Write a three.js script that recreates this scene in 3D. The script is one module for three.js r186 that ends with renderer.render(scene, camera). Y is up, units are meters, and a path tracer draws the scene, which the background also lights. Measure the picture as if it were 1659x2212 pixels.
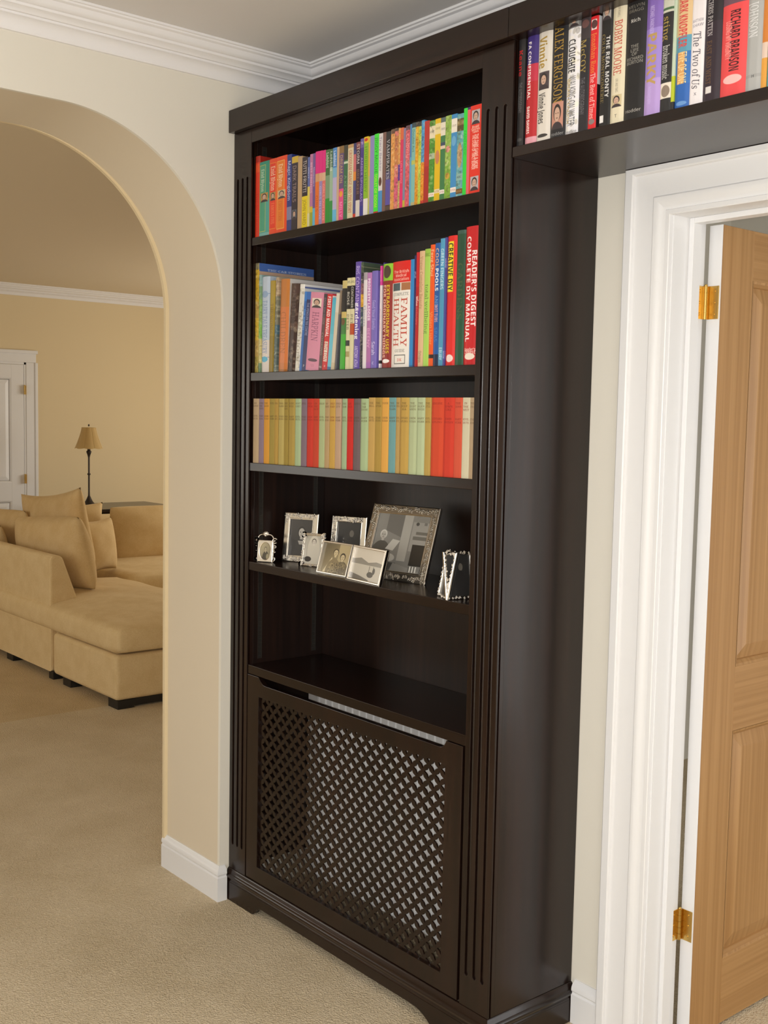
import * as THREE from 'three';
import { mergeGeometries, mergeVertices, toCreasedNormals } from 'three/addons/utils/BufferGeometryUtils.js';
import { RoundedBoxGeometry } from 'three/addons/geometries/RoundedBoxGeometry.js';
import { RectAreaLightUniformsLib } from 'three/addons/lights/RectAreaLightUniformsLib.js';

// ---------------------------------------------------------------- camera, sky, daylight, exposure
// x runs along the front of the bookcase, y is up, z comes out of the bookcase into the room; metres
const scene = new THREE.Scene();
const camera = new THREE.PerspectiveCamera(49.16, 1659 / 2212, 0.05, 60);
camera.position.set(2.9823, 1.5388, 1.8738);
camera.rotation.set(-0.082, 0.8739, 0.019, 'YXZ');
const renderer = new THREE.WebGLRenderer({ antialias: true });
renderer.toneMapping = THREE.LinearToneMapping;
renderer.toneMappingExposure = 1.0;
renderer.shadowMap.enabled = true;
scene.background = new THREE.Color(0.8, 0.9, 1.0);
scene.backgroundIntensity = 1.2;
RectAreaLightUniformsLib.init();
function daylight(name, color, intensity, w, h, at, towards) {
  const l = new THREE.RectAreaLight(color, intensity, w, h);
  l.name = name; l.position.set(...at); l.lookAt(...towards); scene.add(l);
}
daylight('garden_door_daylight', new THREE.Color(1.0, 0.97, 0.93), 2.6, 2.5, 1.98, [2.45, 1.07, 4.36], [2.45, 1.07, 0]);
daylight('side_window_daylight', new THREE.Color(0.97, 0.98, 1.0), 1.6, 1.4, 1.3, [4.56, 1.5, 2.2], [0, 1.5, 2.2]);
daylight('sitting_room_daylight', new THREE.Color(1.0, 0.92, 0.78), 4.6, 2.2, 1.35, [-4.2, 1.5, -4.56], [-4.2, 1.2, 0]);
daylight('sitting_room_front_daylight', new THREE.Color(1.0, 0.93, 0.8), 3.0, 2.0, 1.3, [-3.6, 1.5, 2.96], [-3.6, 1.3, 0]);
daylight('hall_daylight', new THREE.Color(1.0, 0.97, 0.93), 2.5, 1.0, 1.9, [3.16, 1.1, -1.5], [0, 1.1, -1.5]);
// the camera's own flash, beside the lens
const flash = new THREE.PointLight(new THREE.Color(1.0, 0.98, 0.95), 7.2, 0, 2);
flash.name = 'camera_flash'; flash.position.set(3.025, 1.53, 1.92); flash.shadow.radius = 0.6; scene.add(flash);

// ---------------------------------------------------------------- helpers
let seed = 7;
const rnd = () => { seed = (seed * 1664525 + 1013904223) % 4294967296; return seed / 4294967296; };
const used = new Map();
function numbered(name) { const n = used.get(name) ?? 0; used.set(name, n + 1); return n ? name + '_' + String(n).padStart(3, '0') : name; }
function cast(o) { o.castShadow = true; o.receiveShadow = true; return o; }
function part(name, geo, mat, parent, label) {
  const g = Array.isArray(geo) ? join(geo) : geo;
  const m = cast(new THREE.Mesh(g, mat)); m.name = name;
  if (label) m.userData.label = label;
  parent.add(m); return m;
}
function thing(name, label, category, at = [0, 0, 0], group) {
  const o = new THREE.Group(); o.name = numbered(name); o.position.set(...at); scene.add(o);
  o.userData = { label, category }; if (group) o.userData.group = group;
  return o;
}
function structGroup(name, at = [0, 0, 0]) { const o = new THREE.Group(); o.name = name; o.position.set(...at); o.userData = { kind: 'structure' }; scene.add(o); return o; }
function struct(name, geo, mat) { const m = part(name, geo, mat, scene); m.userData.kind = 'structure'; return m; }
function flat(g) {
  const n = g.index ? g.toNonIndexed() : g;
  for (const k of Object.keys(n.attributes)) if (!['position', 'normal', 'uv'].includes(k)) n.deleteAttribute(k);
  if (!n.attributes.uv) n.setAttribute('uv', new THREE.BufferAttribute(new Float32Array(n.attributes.position.count * 2), 2));
  if (!n.attributes.normal) n.computeVertexNormals();
  return n;
}
const join = (list) => mergeGeometries(list.map(flat), false);
// texture coordinates in metres from the dominant side of each triangle; grain runs along v
function metric(g, along = 'y') {
  g = flat(g); const p = g.attributes.position, uv = new Float32Array(p.count * 2), a = new THREE.Vector3(), b = new THREE.Vector3(), c = new THREE.Vector3();
  for (let i = 0; i < p.count; i += 3) {
    a.fromBufferAttribute(p, i); b.fromBufferAttribute(p, i + 1); c.fromBufferAttribute(p, i + 2);
    b.sub(a); c.sub(a); b.cross(c); const n = [Math.abs(b.x), Math.abs(b.y), Math.abs(b.z)], k = n.indexOf(Math.max(...n));
    for (let j = 0; j < 3; j++) {
      const q = [p.getX(i + j), p.getY(i + j), p.getZ(i + j)], axes = [0, 1, 2].filter((x) => x !== k), want = 'xyz'.indexOf(along);
      const v = axes.includes(want) ? want : axes[1], u = axes.find((x) => x !== v);
      uv[(i + j) * 2] = q[u] + 0.37 * k; uv[(i + j) * 2 + 1] = q[v];
    }
  }
  g.setAttribute('uv', new THREE.BufferAttribute(uv, 2)); return g;
}
function box(x0, x1, y0, y1, z0, z1, r = 0, along = 'y') {
  const w = x1 - x0, h = y1 - y0, d = z1 - z0;
  const g = r ? new RoundedBoxGeometry(w, h, d, 2, Math.min(r, w / 2.01, h / 2.01, d / 2.01)) : new THREE.BoxGeometry(w, h, d);
  return metric(g.translate((x0 + x1) / 2, (y0 + y1) / 2, (z0 + z1) / 2), along);
}
// a closed profile [[out, up] ...] carried along straight runs of a path in plan [[x, z] ...] with mitred corners; 'out' is to the left of travel
function sweep(profile, path, along = 'x') {
  const n = path.length, dirs = [], pos = [], area = profile.reduce((s, p, i) => { const q = profile[(i + 1) % profile.length]; return s + p[0] * q[1] - q[0] * p[1]; }, 0);
  for (let i = 0; i < n - 1; i++) { const dx = path[i + 1][0] - path[i][0], dz = path[i + 1][1] - path[i][1], l = Math.hypot(dx, dz); dirs.push([dx / l, dz / l]); }
  const rings = path.map((p, i) => {
    const d0 = dirs[Math.max(0, i - 1)], d1 = dirs[Math.min(n - 2, i)], n0 = [d0[1], -d0[0]], n1 = [d1[1], -d1[0]];
    const k = 1 + n0[0] * n1[0] + n0[1] * n1[1], m = [(n0[0] + n1[0]) / k, (n0[1] + n1[1]) / k];
    return profile.map(([o, y]) => [p[0] + m[0] * o, y, p[1] + m[1] * o]);
  });
  const tri = (a, b, c) => { if (area < 0) pos.push(...a, ...b, ...c); else pos.push(...a, ...c, ...b); };
  for (let i = 0; i < n - 1; i++) for (let j = 0; j < profile.length; j++) {
    const k = (j + 1) % profile.length, A = rings[i][j], B = rings[i][k], C = rings[i + 1][k], D = rings[i + 1][j];
    tri(A, B, C); tri(A, C, D);
  }
  const caps = THREE.ShapeUtils.triangulateShape(profile.map((p) => new THREE.Vector2(...p)), []);
  for (const [a, b, c] of caps) { tri(rings[0][a], rings[0][c], rings[0][b]); tri(rings[n - 1][a], rings[n - 1][b], rings[n - 1][c]); }
  const g = new THREE.BufferGeometry(); g.setAttribute('position', new THREE.Float32BufferAttribute(pos, 3));
  g.computeVertexNormals();
  return metric(toCreasedNormals(g, 0.6), along);
}
function shape(points) { const s = new THREE.Shape(); points.forEach((p, i) => (i ? s.lineTo(...p) : s.moveTo(...p))); return s; }
function extrude(s, depth, bevel = 0, seg = 8) {
  return new THREE.ExtrudeGeometry(s, { depth: depth - 2 * bevel, bevelEnabled: bevel > 0, bevelSize: bevel, bevelThickness: bevel, bevelOffset: -bevel, bevelSegments: 2, curveSegments: seg }).translate(0, 0, bevel);
}
function blob(rx, ry, rz, x, y, z, d = 1) { return new THREE.IcosahedronGeometry(1, d).scale(rx, ry, rz).translate(x, y, z); }

// ---------------------------------------------------------------- textures and materials
function fbm(size, cells, octaves, s0, stretch = 1) {   // tiling value noise, values about 0..1
  const out = new Float32Array(size * size); let amp = 0.5, total = 0;
  for (let o = 0, n = cells; o < octaves; o++, n *= 2, amp *= 0.55) {
    const nx = n, ny = Math.max(1, Math.round(n / stretch)), grid = new Float32Array(nx * ny); seed = s0 + o * 977;
    for (let i = 0; i < grid.length; i++) grid[i] = rnd();
    total += amp;
    for (let y = 0; y < size; y++) {
      const fy = (y / size) * ny, y0 = Math.floor(fy), ty = fy - y0, sy = ty * ty * (3 - 2 * ty), r0 = (y0 % ny) * nx, r1 = ((y0 + 1) % ny) * nx;
      for (let x = 0; x < size; x++) {
        const fx = (x / size) * nx, x0 = Math.floor(fx), tx = fx - x0, sx = tx * tx * (3 - 2 * tx), a = x0 % nx, b = (x0 + 1) % nx;
        out[y * size + x] += amp * ((grid[r0 + a] * (1 - sx) + grid[r0 + b] * sx) * (1 - sy) + (grid[r1 + a] * (1 - sx) + grid[r1 + b] * sx) * sy);
      }
    }
  }
  return out.map((v) => v / total);
}
function dataTexture(size, fill, repeat, srgb) {
  const d = new Uint8Array(size * size * 4);
  for (let i = 0; i < size * size; i++) { const c = fill(i); d[i * 4] = c[0]; d[i * 4 + 1] = c[1]; d[i * 4 + 2] = c[2]; d[i * 4 + 3] = 255; }
  const t = new THREE.DataTexture(d, size, size); t.wrapS = t.wrapT = THREE.RepeatWrapping; t.magFilter = THREE.LinearFilter; t.minFilter = THREE.LinearMipmapLinearFilter; t.generateMipmaps = true;
  if (srgb) t.colorSpace = THREE.SRGBColorSpace;
  t.repeat.set(...repeat); t.needsUpdate = true; return t;
}
const mixc = (a, b, t) => a.map((v, i) => v + (b[i] - v) * t);
const grainA = fbm(512, 48, 4, 11, 24), grainB = fbm(512, 6, 4, 31, 6);
const darkWoodMap = dataTexture(512, (i) => mixc([22, 12, 8], [42, 24, 17], Math.min(1, Math.max(0, (grainA[i] * 0.65 + grainB[i] * 0.35 - 0.3) * 2.2))), [2.2, 0.9], true);
const darkWoodRough = dataTexture(512, (i) => { const v = 70 + grainA[i] * 60; return [v, v, v]; }, [2.2, 0.9]);
const M = {};
M.dark = new THREE.MeshPhysicalMaterial({ map: darkWoodMap, roughness: 0.24, ior: 1.5, bumpMap: darkWoodRough, bumpScale: 0.00012 });
M.darkInside = new THREE.MeshPhysicalMaterial({ map: darkWoodMap, roughness: 0.38, ior: 1.45 });
const oakA = fbm(512, 64, 4, 51, 32), oakB = fbm(512, 4, 4, 71, 4);
const oakMap = dataTexture(512, (i) => mixc([158, 116, 68], [184, 142, 92], Math.min(1, Math.max(0, (oakA[i] * 0.7 + oakB[i] * 0.3 - 0.25) * 2))), [2, 0.8], true);
M.oak = new THREE.MeshPhysicalMaterial({ map: oakMap, roughness: 0.42, bumpMap: oakMap, bumpScale: 0.0002 });
M.oakRail = M.oak;
const pileA = fbm(1024, 320, 2, 91), pileB = fbm(512, 5, 4, 93), pileC = fbm(1024, 6, 4, 95);
const carpetMap = dataTexture(1024, (i) => mixc([196, 178, 146], [220, 204, 176], Math.min(1, Math.max(0, (pileA[i] * 0.6 + pileC[i] * 0.4 - 0.22) * 1.8))), [1.1, 1.1], true);
const carpetBump = dataTexture(1024, (i) => { const v = pileA[i] * 200 + pileC[i] * 55; return [v, v, v]; }, [1.1, 1.1]);
M.carpet = new THREE.MeshStandardMaterial({ map: carpetMap, roughness: 1, bumpMap: carpetBump, bumpScale: 0.005 });
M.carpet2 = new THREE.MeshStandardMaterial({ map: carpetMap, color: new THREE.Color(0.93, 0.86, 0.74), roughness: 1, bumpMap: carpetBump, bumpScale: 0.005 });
const paint = (r, g, b, rough = 0.85) => new THREE.MeshStandardMaterial({ color: new THREE.Color().setRGB(r, g, b), roughness: rough });
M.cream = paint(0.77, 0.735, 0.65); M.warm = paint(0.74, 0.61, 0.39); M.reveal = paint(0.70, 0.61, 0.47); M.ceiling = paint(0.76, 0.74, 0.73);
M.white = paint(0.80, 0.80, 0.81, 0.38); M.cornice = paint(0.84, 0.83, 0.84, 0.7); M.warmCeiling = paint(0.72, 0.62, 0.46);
M.enamel = paint(0.92, 0.93, 0.95, 0.3); M.enamelGrey = paint(0.62, 0.62, 0.62, 0.5);
M.brass = new THREE.MeshStandardMaterial({ color: new THREE.Color().setRGB(0.72, 0.48, 0.15), metalness: 1, roughness: 0.2 });
M.strip = new THREE.MeshStandardMaterial({ color: new THREE.Color().setRGB(0.10, 0.09, 0.08), metalness: 0.9, roughness: 0.4 });
M.silver = new THREE.MeshStandardMaterial({ color: new THREE.Color().setRGB(0.80, 0.76, 0.70), metalness: 1, roughness: 0.2 });
M.pewter = new THREE.MeshStandardMaterial({ color: new THREE.Color().setRGB(0.50, 0.45, 0.38), metalness: 1, roughness: 0.34 });
M.velvet = paint(0.02, 0.018, 0.018, 0.9);
M.glass = new THREE.MeshPhysicalMaterial({ color: 0xffffff, roughness: 0.03, transmission: 1, thickness: 0, ior: 1.45 });
const weave = fbm(512, 160, 2, 121), slub = fbm(512, 8, 4, 123);
const sofaMap = dataTexture(512, (i) => mixc([216, 188, 138], [230, 206, 160], Math.min(1, Math.max(0, (weave[i] * 0.5 + slub[i] * 0.5 - 0.25) * 1.9))), [2.2, 2.2], true);
M.sofa = new THREE.MeshPhysicalMaterial({ map: sofaMap, roughness: 0.92, sheen: 0.35, sheenRoughness: 0.5, sheenColor: new THREE.Color(0.9, 0.75, 0.5), bumpMap: sofaMap, bumpScale: 0.0008 });
M.cushion = new THREE.MeshPhysicalMaterial({ map: sofaMap, color: new THREE.Color(0.96, 0.92, 0.86), roughness: 0.95, sheen: 0.3, sheenRoughness: 0.5, sheenColor: new THREE.Color(0.9, 0.75, 0.5) });
M.blackFoot = paint(0.012, 0.011, 0.01, 0.5); M.bronze = new THREE.MeshStandardMaterial({ color: new THREE.Color().setRGB(0.045, 0.035, 0.03), metalness: 0.6, roughness: 0.45 });
M.shade = new THREE.MeshPhysicalMaterial({ color: new THREE.Color().setRGB(0.66, 0.47, 0.20), roughness: 0.95, transmission: 0.3, thickness: 0 });
M.shadeTrim = paint(0.5, 0.34, 0.13, 0.9);
M.pages = paint(0.72, 0.66, 0.54, 0.95);

// ---------------------------------------------------------------- the setting
const W = 1.1685, D = 0.3074, H = 2.632, JZ = 0.0347, JT = 0.351, R = 0.52, ATOP = 2.392;
// floors: the near carpet runs through the arch, the same pile in a darker, yellower tint beyond
struct('floor', [box(-2.42, 4.7, -0.12, 0, -D - 0.005, 4.5, 0, 'z'), box(-2.42, -JT, -0.12, 0, -4.7, -D - 0.005, 0, 'z'), box(-0.02, 3.3, -0.12, 0, -2.75, -D - 0.005, 0, 'z')], M.carpet);
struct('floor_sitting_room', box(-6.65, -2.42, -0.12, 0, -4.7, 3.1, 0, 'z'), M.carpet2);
struct('ceiling', box(-0.01, 4.7, H, H + 0.15, -D - 0.005, 4.5), M.ceiling);
struct('ceiling_sitting_room', box(-6.65, -JT + 0.01, H, H + 0.15, -4.7, 3.1), M.warmCeiling);
struct('ceiling_hall', box(-0.01, 3.3, H, H + 0.15, -2.75, -D - 0.005), M.ceiling);
// the wall with the arched opening: a shape in (z, y), thickness along x
function archPath(dz) {
  const a = new THREE.Path(), z0 = JZ + dz, z1 = 2.1 + dz;
  a.moveTo(z0, -0.002); a.lineTo(z0, ATOP - R); a.absarc(z0 + R, ATOP - R, R, Math.PI, Math.PI / 2, true); a.lineTo(z1 - R, ATOP); a.absarc(z1 - R, ATOP - R, R, Math.PI / 2, 0, true); a.lineTo(z1, -0.002);
  return a.getPoints(28);
}
function archWall(x0, x1, dz, zBack = -4.65) {
  const pts = archPath(dz), s = new THREE.Shape();
  s.moveTo(zBack, -0.002); s.lineTo(zBack, H); s.lineTo(4.45, H); s.lineTo(4.45, -0.002);
  for (const p of pts.slice().reverse()) s.lineTo(p.x, p.y);
  // (z, y, depth) to (x, y, z)
  const g = new THREE.ExtrudeGeometry(s, { depth: x1 - x0, bevelEnabled: false, curveSegments: 28 }).applyMatrix4(new THREE.Matrix4().set(0, 0, 1, x0, 0, 1, 0, 0, 1, 0, 0, 0, 0, 0, 0, 1));
  const q = flat(g), p = q.attributes.position.array; // the swap of axes mirrors: turn each triangle round
  for (let i = 0; i < p.length; i += 9) for (let k = 0; k < 3; k++) { const t = p[i + 3 + k]; p[i + 3 + k] = p[i + 6 + k]; p[i + 6 + k] = t; }
  q.deleteAttribute('normal'); q.computeVertexNormals();
  return metric(toCreasedNormals(q, 0.5));
}
const arch = structGroup('wall_left');
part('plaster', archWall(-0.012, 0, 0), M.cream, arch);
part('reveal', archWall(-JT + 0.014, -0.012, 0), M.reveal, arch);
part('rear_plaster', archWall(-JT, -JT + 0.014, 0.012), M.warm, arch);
// back wall with the door opening, x 1.38 .. 2.18, and the other walls of the room
const DX0 = 1.38, DX1 = 2.2, DT = 2.034, WZ = -0.43;
struct('wall_back', [box(0, DX0, 0, H, WZ, -D), box(DX1, 4.6, 0, H, WZ, -D), box(DX0, DX1, DT, H, WZ, -D)], M.cream);
struct('wall_front', [box(0, 1.18, 0, H, 4.4, 4.5), box(3.72, 4.7, 0, H, 4.4, 4.5), box(1.18, 3.72, 2.08, H, 4.4, 4.5), box(1.18, 3.72, -0.1, 0.05, 4.4, 4.5)], M.cream);
struct('wall_right', [box(4.6, 4.7, 0, H, WZ, 1.48), box(4.6, 4.7, 0, H, 2.92, 4.4), box(4.6, 4.7, 0, 0.83, 1.48, 2.92), box(4.6, 4.7, 2.17, H, 1.48, 2.92)], M.cream);
// sitting room shell
struct('wall_sitting_room_far', box(-6.65, -6.5, 0, H, -4.6, 3.0), M.warm);
struct('wall_sitting_room_back', [box(-6.65, -5.32, 0, H, -4.7, -4.6), box(-3.08, -JT, 0, H, -4.7, -4.6), box(-5.32, -3.08, 0, 0.8, -4.7, -4.6), box(-5.32, -3.08, 2.2, H, -4.7, -4.6)], M.warm);
struct('wall_sitting_room_front', [box(-6.65, -4.62, 0, H, 3.0, 3.1), box(-2.58, -JT, 0, H, 3.0, 3.1), box(-4.62, -2.58, 0, 0.83, 3.0, 3.1), box(-4.62, -2.58, 2.17, H, 3.0, 3.1)], M.warm);
// hall beyond the door
struct('wall_hall_back', box(-0.0, 3.3, 0, H, -2.75, -2.65), M.cream);
struct('wall_hall_right', [box(3.2, 3.3, 0, H, -2.65, -2.02), box(3.2, 3.3, 0, H, -0.98, WZ), box(3.2, 3.3, 2.08, H, -2.02, -0.98), box(3.2, 3.3, -0.1, 0.12, -2.02, -0.98)], M.cream);
// windows: painted frames with panes
function windowUnit(name, axis, at, a0, a1, y0, y1, bars) {
  const g = structGroup(name), f = [], panes = [];
  const put = (u0, u1, v0, v1, t0, t1) => (axis === 'z' ? box(u0, u1, v0, v1, at + t0, at + t1) : box(at + t0, at + t1, v0, v1, u0, u1));
  f.push(put(a0, a1, y0, y0 + 0.06, 0, 0.06), put(a0, a1, y1 - 0.06, y1, 0, 0.06), put(a0, a0 + 0.06, y0 + 0.06, y1 - 0.06, 0, 0.06), put(a1 - 0.06, a1, y0 + 0.06, y1 - 0.06, 0, 0.06));
  const step = (a1 - a0 - 0.06) / bars;
  for (let i = 1; i < bars; i++) f.push(put(a0 + i * step, a0 + i * step + 0.06, y0 + 0.06, y1 - 0.06, 0, 0.06));
  part('window_frame', f, M.white, g);
  for (let i = 0; i < bars; i++) part('pane', put(a0 + i * step + 0.06, a0 + (i + 1) * step, y0 + 0.06, y1 - 0.06, 0.028, 0.032), M.glass, g);
}
windowUnit('window_1', 'z', 4.42, 1.18, 3.72, 0.05, 2.08, 4);
windowUnit('window_2', 'x', 4.62, 1.48, 2.92, 0.83, 2.17, 2);
windowUnit('window_3', 'z', -4.68, -5.32, -3.08, 0.8, 2.2, 3);
windowUnit('window_4', 'z', 3.02, -4.62, -2.58, 0.83, 2.17, 3);
windowUnit('window_5', 'x', 3.22, -2.02, -0.98, 0.12, 2.08, 1);
// cornices: a moulded profile, [out from the wall, height]
const corniceProfile = [[0, H - 0.089], [0.008, H - 0.089], [0.012, H - 0.083], [0.014, H - 0.074], [0.02, H - 0.064], [0.031, H - 0.056], [0.036, H - 0.055], [0.036, H - 0.049], [0.044, H - 0.049], [0.049, H - 0.043], [0.058, H - 0.038], [0.062, H - 0.037], [0.064, H - 0.031], [0.072, H - 0.03], [0.079, H - 0.024], [0.084, H - 0.014], [0.092, H - 0.011], [0.094, H - 0.007], [0.1, H - 0.006], [0.1, H], [0, H]];
struct('trim_1', sweep(corniceProfile, [[4.6, 4.4], [0, 4.4], [0, -D], [4.6, -D], [4.6, 4.4]].reverse(), 'x'), M.cornice);
struct('trim_2', sweep(corniceProfile.map(([o, y]) => [o * 1.25, H - (H - y) * 1.0]), [[-6.5, 2.98], [-6.5, -4.58]].reverse(), 'z'), M.cornice);
// skirting boards
const skirting = [[0, 0], [0.016, 0], [0.016, 0.076], [0.0125, 0.079], [0.0125, 0.082], [0.0155, 0.086], [0.015, 0.094], [0.011, 0.102], [0.005, 0.107], [0.003, 0.111], [0, 0.111]];
struct('baseboard_left', sweep(skirting, [[0, 0.0155], [0, JZ], [-JT - 0.0, JZ]], 'x'), M.white);
struct('baseboard_back', sweep(skirting, [[1.2655, -D], [W + 0.013, -D]], 'x'), M.white);
struct('baseboard_front', sweep(skirting, [[0.02, 4.4], [1.16, 4.4]], 'x'), M.white);
struct('baseboard_hall', sweep(skirting, [[3.2, -2.65], [0.0, -2.65]], 'x'), M.white);

// the doorway: architrave swept up one side, across the head and down the other with mitres
const A1 = 1.2665, AW = 0.1255, AT = 2.1455, A2 = A1 + AW, AR = 2.314;
{
  const prof = [[0, 0], [0, 0.021], [0.003, 0.023], [0.022, 0.023], [0.025, 0.021], [0.027, 0.016], [0.031, 0.0145], [0.08, 0.0165], [0.083, 0.019], [0.091, 0.0195], [0.1, 0.016], [0.107, 0.0125], [0.113, 0.0115], [0.114, 0.0135], [0.1235, 0.0135], [AW, 0.012], [AW, 0]];
  const pos = [], cap = (u) => Math.min(AT - u, 2.1352), ring = [prof.map(([u, t]) => [A1 + u, 0, -D + t]), prof.map(([u, t]) => [A1 + u, cap(u), -D + t]), prof.map(([u, t]) => [AR - u, cap(u), -D + t]), prof.map(([u, t]) => [AR - u, 0, -D + t])];
  for (let i = 0; i < 3; i++) for (let j = 0; j < prof.length - 1; j++) pos.push(...ring[i][j], ...ring[i + 1][j + 1], ...ring[i + 1][j], ...ring[i][j], ...ring[i][j + 1], ...ring[i + 1][j + 1]);
  const g = new THREE.BufferGeometry(); g.setAttribute('position', new THREE.Float32BufferAttribute(pos, 3)); g.computeVertexNormals();
  const frame = structGroup('door_frame');
  part('architrave', metric(toCreasedNormals(g, 0.5)), M.white, frame);
  part('lining', [box(DX0, A2 + 0.003, 0, DT, WZ - 0.002, -D + 0.0005), box(AR - AW - 0.003, DX1, 0, DT, WZ - 0.002, -D + 0.0005), box(A2 + 0.003, AR - AW - 0.003, 2.0205, DT, WZ - 0.002, -D + 0.0005)], M.white, frame);
  part('stop', [box(A2 + 0.003, A2 + 0.016, 0, 2.0205, -0.398, -0.366, 0.0015), box(AR - AW - 0.016, AR - AW - 0.003, 0, 2.0205, -0.398, -0.366, 0.0015), box(A2 + 0.016, AR - AW - 0.016, 2.0075, 2.0205, -0.398, -0.366, 0.0015)], M.white, frame);
}
// the oak door stands open at a right angle into the hall; a leaf seen on its x-facing side
function panelledDoor(g, mats, opt) {   // built in its own frame: width along +u, front face at t = 0, thickness towards -t; f maps (u0,u1,y0,y1,t0,t1) to a box
  const { w, h, y0, stile, rails, f, fm } = opt;
  part('stile', f(0, stile, y0, h, -0.035, 0, 0.0015), mats.stile, g); part('stile', f(w - stile, w, y0, h, -0.035, 0, 0.0015), mats.stile, g);
  for (const [a, b] of rails) part('rail', f(stile, w - stile, a, b, -0.0348, -0.0002, 0.0012, true), mats.rail, g);
  if (opt.muntin) for (let i = 0; i < rails.length - 1; i++) part('muntin', f(w / 2 - 0.05, w / 2 + 0.05, rails[i][1], rails[i + 1][0], -0.0348, -0.0002, 0.0012), mats.stile, g);
  for (let i = 0; i < rails.length - 1; i++) {
    const cols = opt.muntin ? [[stile, w / 2 - 0.05], [w / 2 + 0.05, w - stile]] : [[stile, w - stile]];
    for (const [a, b] of cols) { part('panel', fm(a, b, rails[i][1], rails[i + 1][0]), mats.stile, g); }
  }
}
// raised and fielded panel with its moulding, as one shaped sheet (rings of a rectangle at different depths)
function fielded(a, b, y0, y1, place) {
  const rings = [[0, 0], [0.006, -0.002], [0.013, -0.009], [0.015, -0.014], [0.017, -0.014], [0.05, -0.0055], [0.054, -0.0052]], pos = [];
  const q = (i) => { const [d, t] = rings[i]; return [[a + d, y0 + d, t], [b - d, y0 + d, t], [b - d, y1 - d, t], [a + d, y1 - d, t]]; };
  for (let i = 0; i < rings.length - 1; i++) { const A = q(i), B = q(i + 1); for (let k = 0; k < 4; k++) { const n = (k + 1) % 4; for (const p of [A[k], A[n], B[n], A[k], B[n], B[k]]) pos.push(...place(...p)); } }
  const C = q(rings.length - 1); for (const p of [C[0], C[1], C[2], C[0], C[2], C[3]]) pos.push(...place(...p));
  const Bk = [[a, y0, -0.026], [b, y0, -0.026], [b, y1, -0.026], [a, y1, -0.026]]; for (const p of [Bk[0], Bk[2], Bk[1], Bk[0], Bk[3], Bk[2]]) pos.push(...place(...p));
  const g = new THREE.BufferGeometry(); g.setAttribute('position', new THREE.Float32BufferAttribute(pos, 3)); g.computeVertexNormals(); return metric(g);
}
function hinge(parent, x, y, z, turn) {   // knuckle at (x, y, z); one plate along +a, one along +b
  const g = new THREE.Group(); g.name = 'hinge'; g.position.set(x, y, z); g.rotation.y = turn; parent.add(g);
  part('plate', [box(-0.0035, -0.0015, 0, 0.078, 0.002, 0.03, 0.0006), ...[0.012, 0.039, 0.066].map((v) => new THREE.CylinderGeometry(0.0034, 0.0034, 0.0012, 10).rotateZ(Math.PI / 2).translate(-0.001, v, 0.018))], M.brass, g);
  part('plate', [box(0.002, 0.032, 0, 0.078, -0.0078, -0.006, 0.0006), ...[0.012, 0.039, 0.066].map((v) => new THREE.CylinderGeometry(0.0034, 0.0034, 0.0012, 10).rotateX(Math.PI / 2).translate(0.02, v, -0.0055))], M.brass, g);
  const k = []; for (let i = 0; i < 5; i++) k.push(new THREE.CylinderGeometry(0.0058, 0.0058, 0.0148, 12).translate(0, 0.0078 + i * 0.0156, 0));
  k.push(blob(0.0045, 0.004, 0.0045, 0, 0.0795, 0), new THREE.CylinderGeometry(0.004, 0.004, 0.078, 8).translate(0, 0.039, 0));
  part('knuckle', k, M.brass, g);
}
{
  const X = 1.4325, Z = -0.4465, door = structGroup('door_1', [X, 0, Z]);
  const f = (u0, u1, y0, y1, t0, t1, r, across) => box(t0, t1, y0, y1, -u1, -u0, r, across ? 'z' : 'y');
  const fm = (a, b, y0, y1) => fielded(a, b, y0, y1, (u, y, t) => [t, y, -u]);
  panelledDoor(door, { stile: M.oak, rail: M.oak }, { w: 0.78, h: 2.012, y0: 0.008, stile: 0.135, rails: [[0.008, 0.182], [0.775, 0.94], [1.893, 2.012]], f, fm });
  part('painted_edge', box(-0.035, 0.0004, 0.008, 2.012, -0.0003, 0.0012), M.white, door, 'white painted hinge edge');
  hinge(door, -0.0345, 1.792, 0.0095, 0); hinge(door, -0.0345, 0.262, 0.0095, 0);
}
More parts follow.
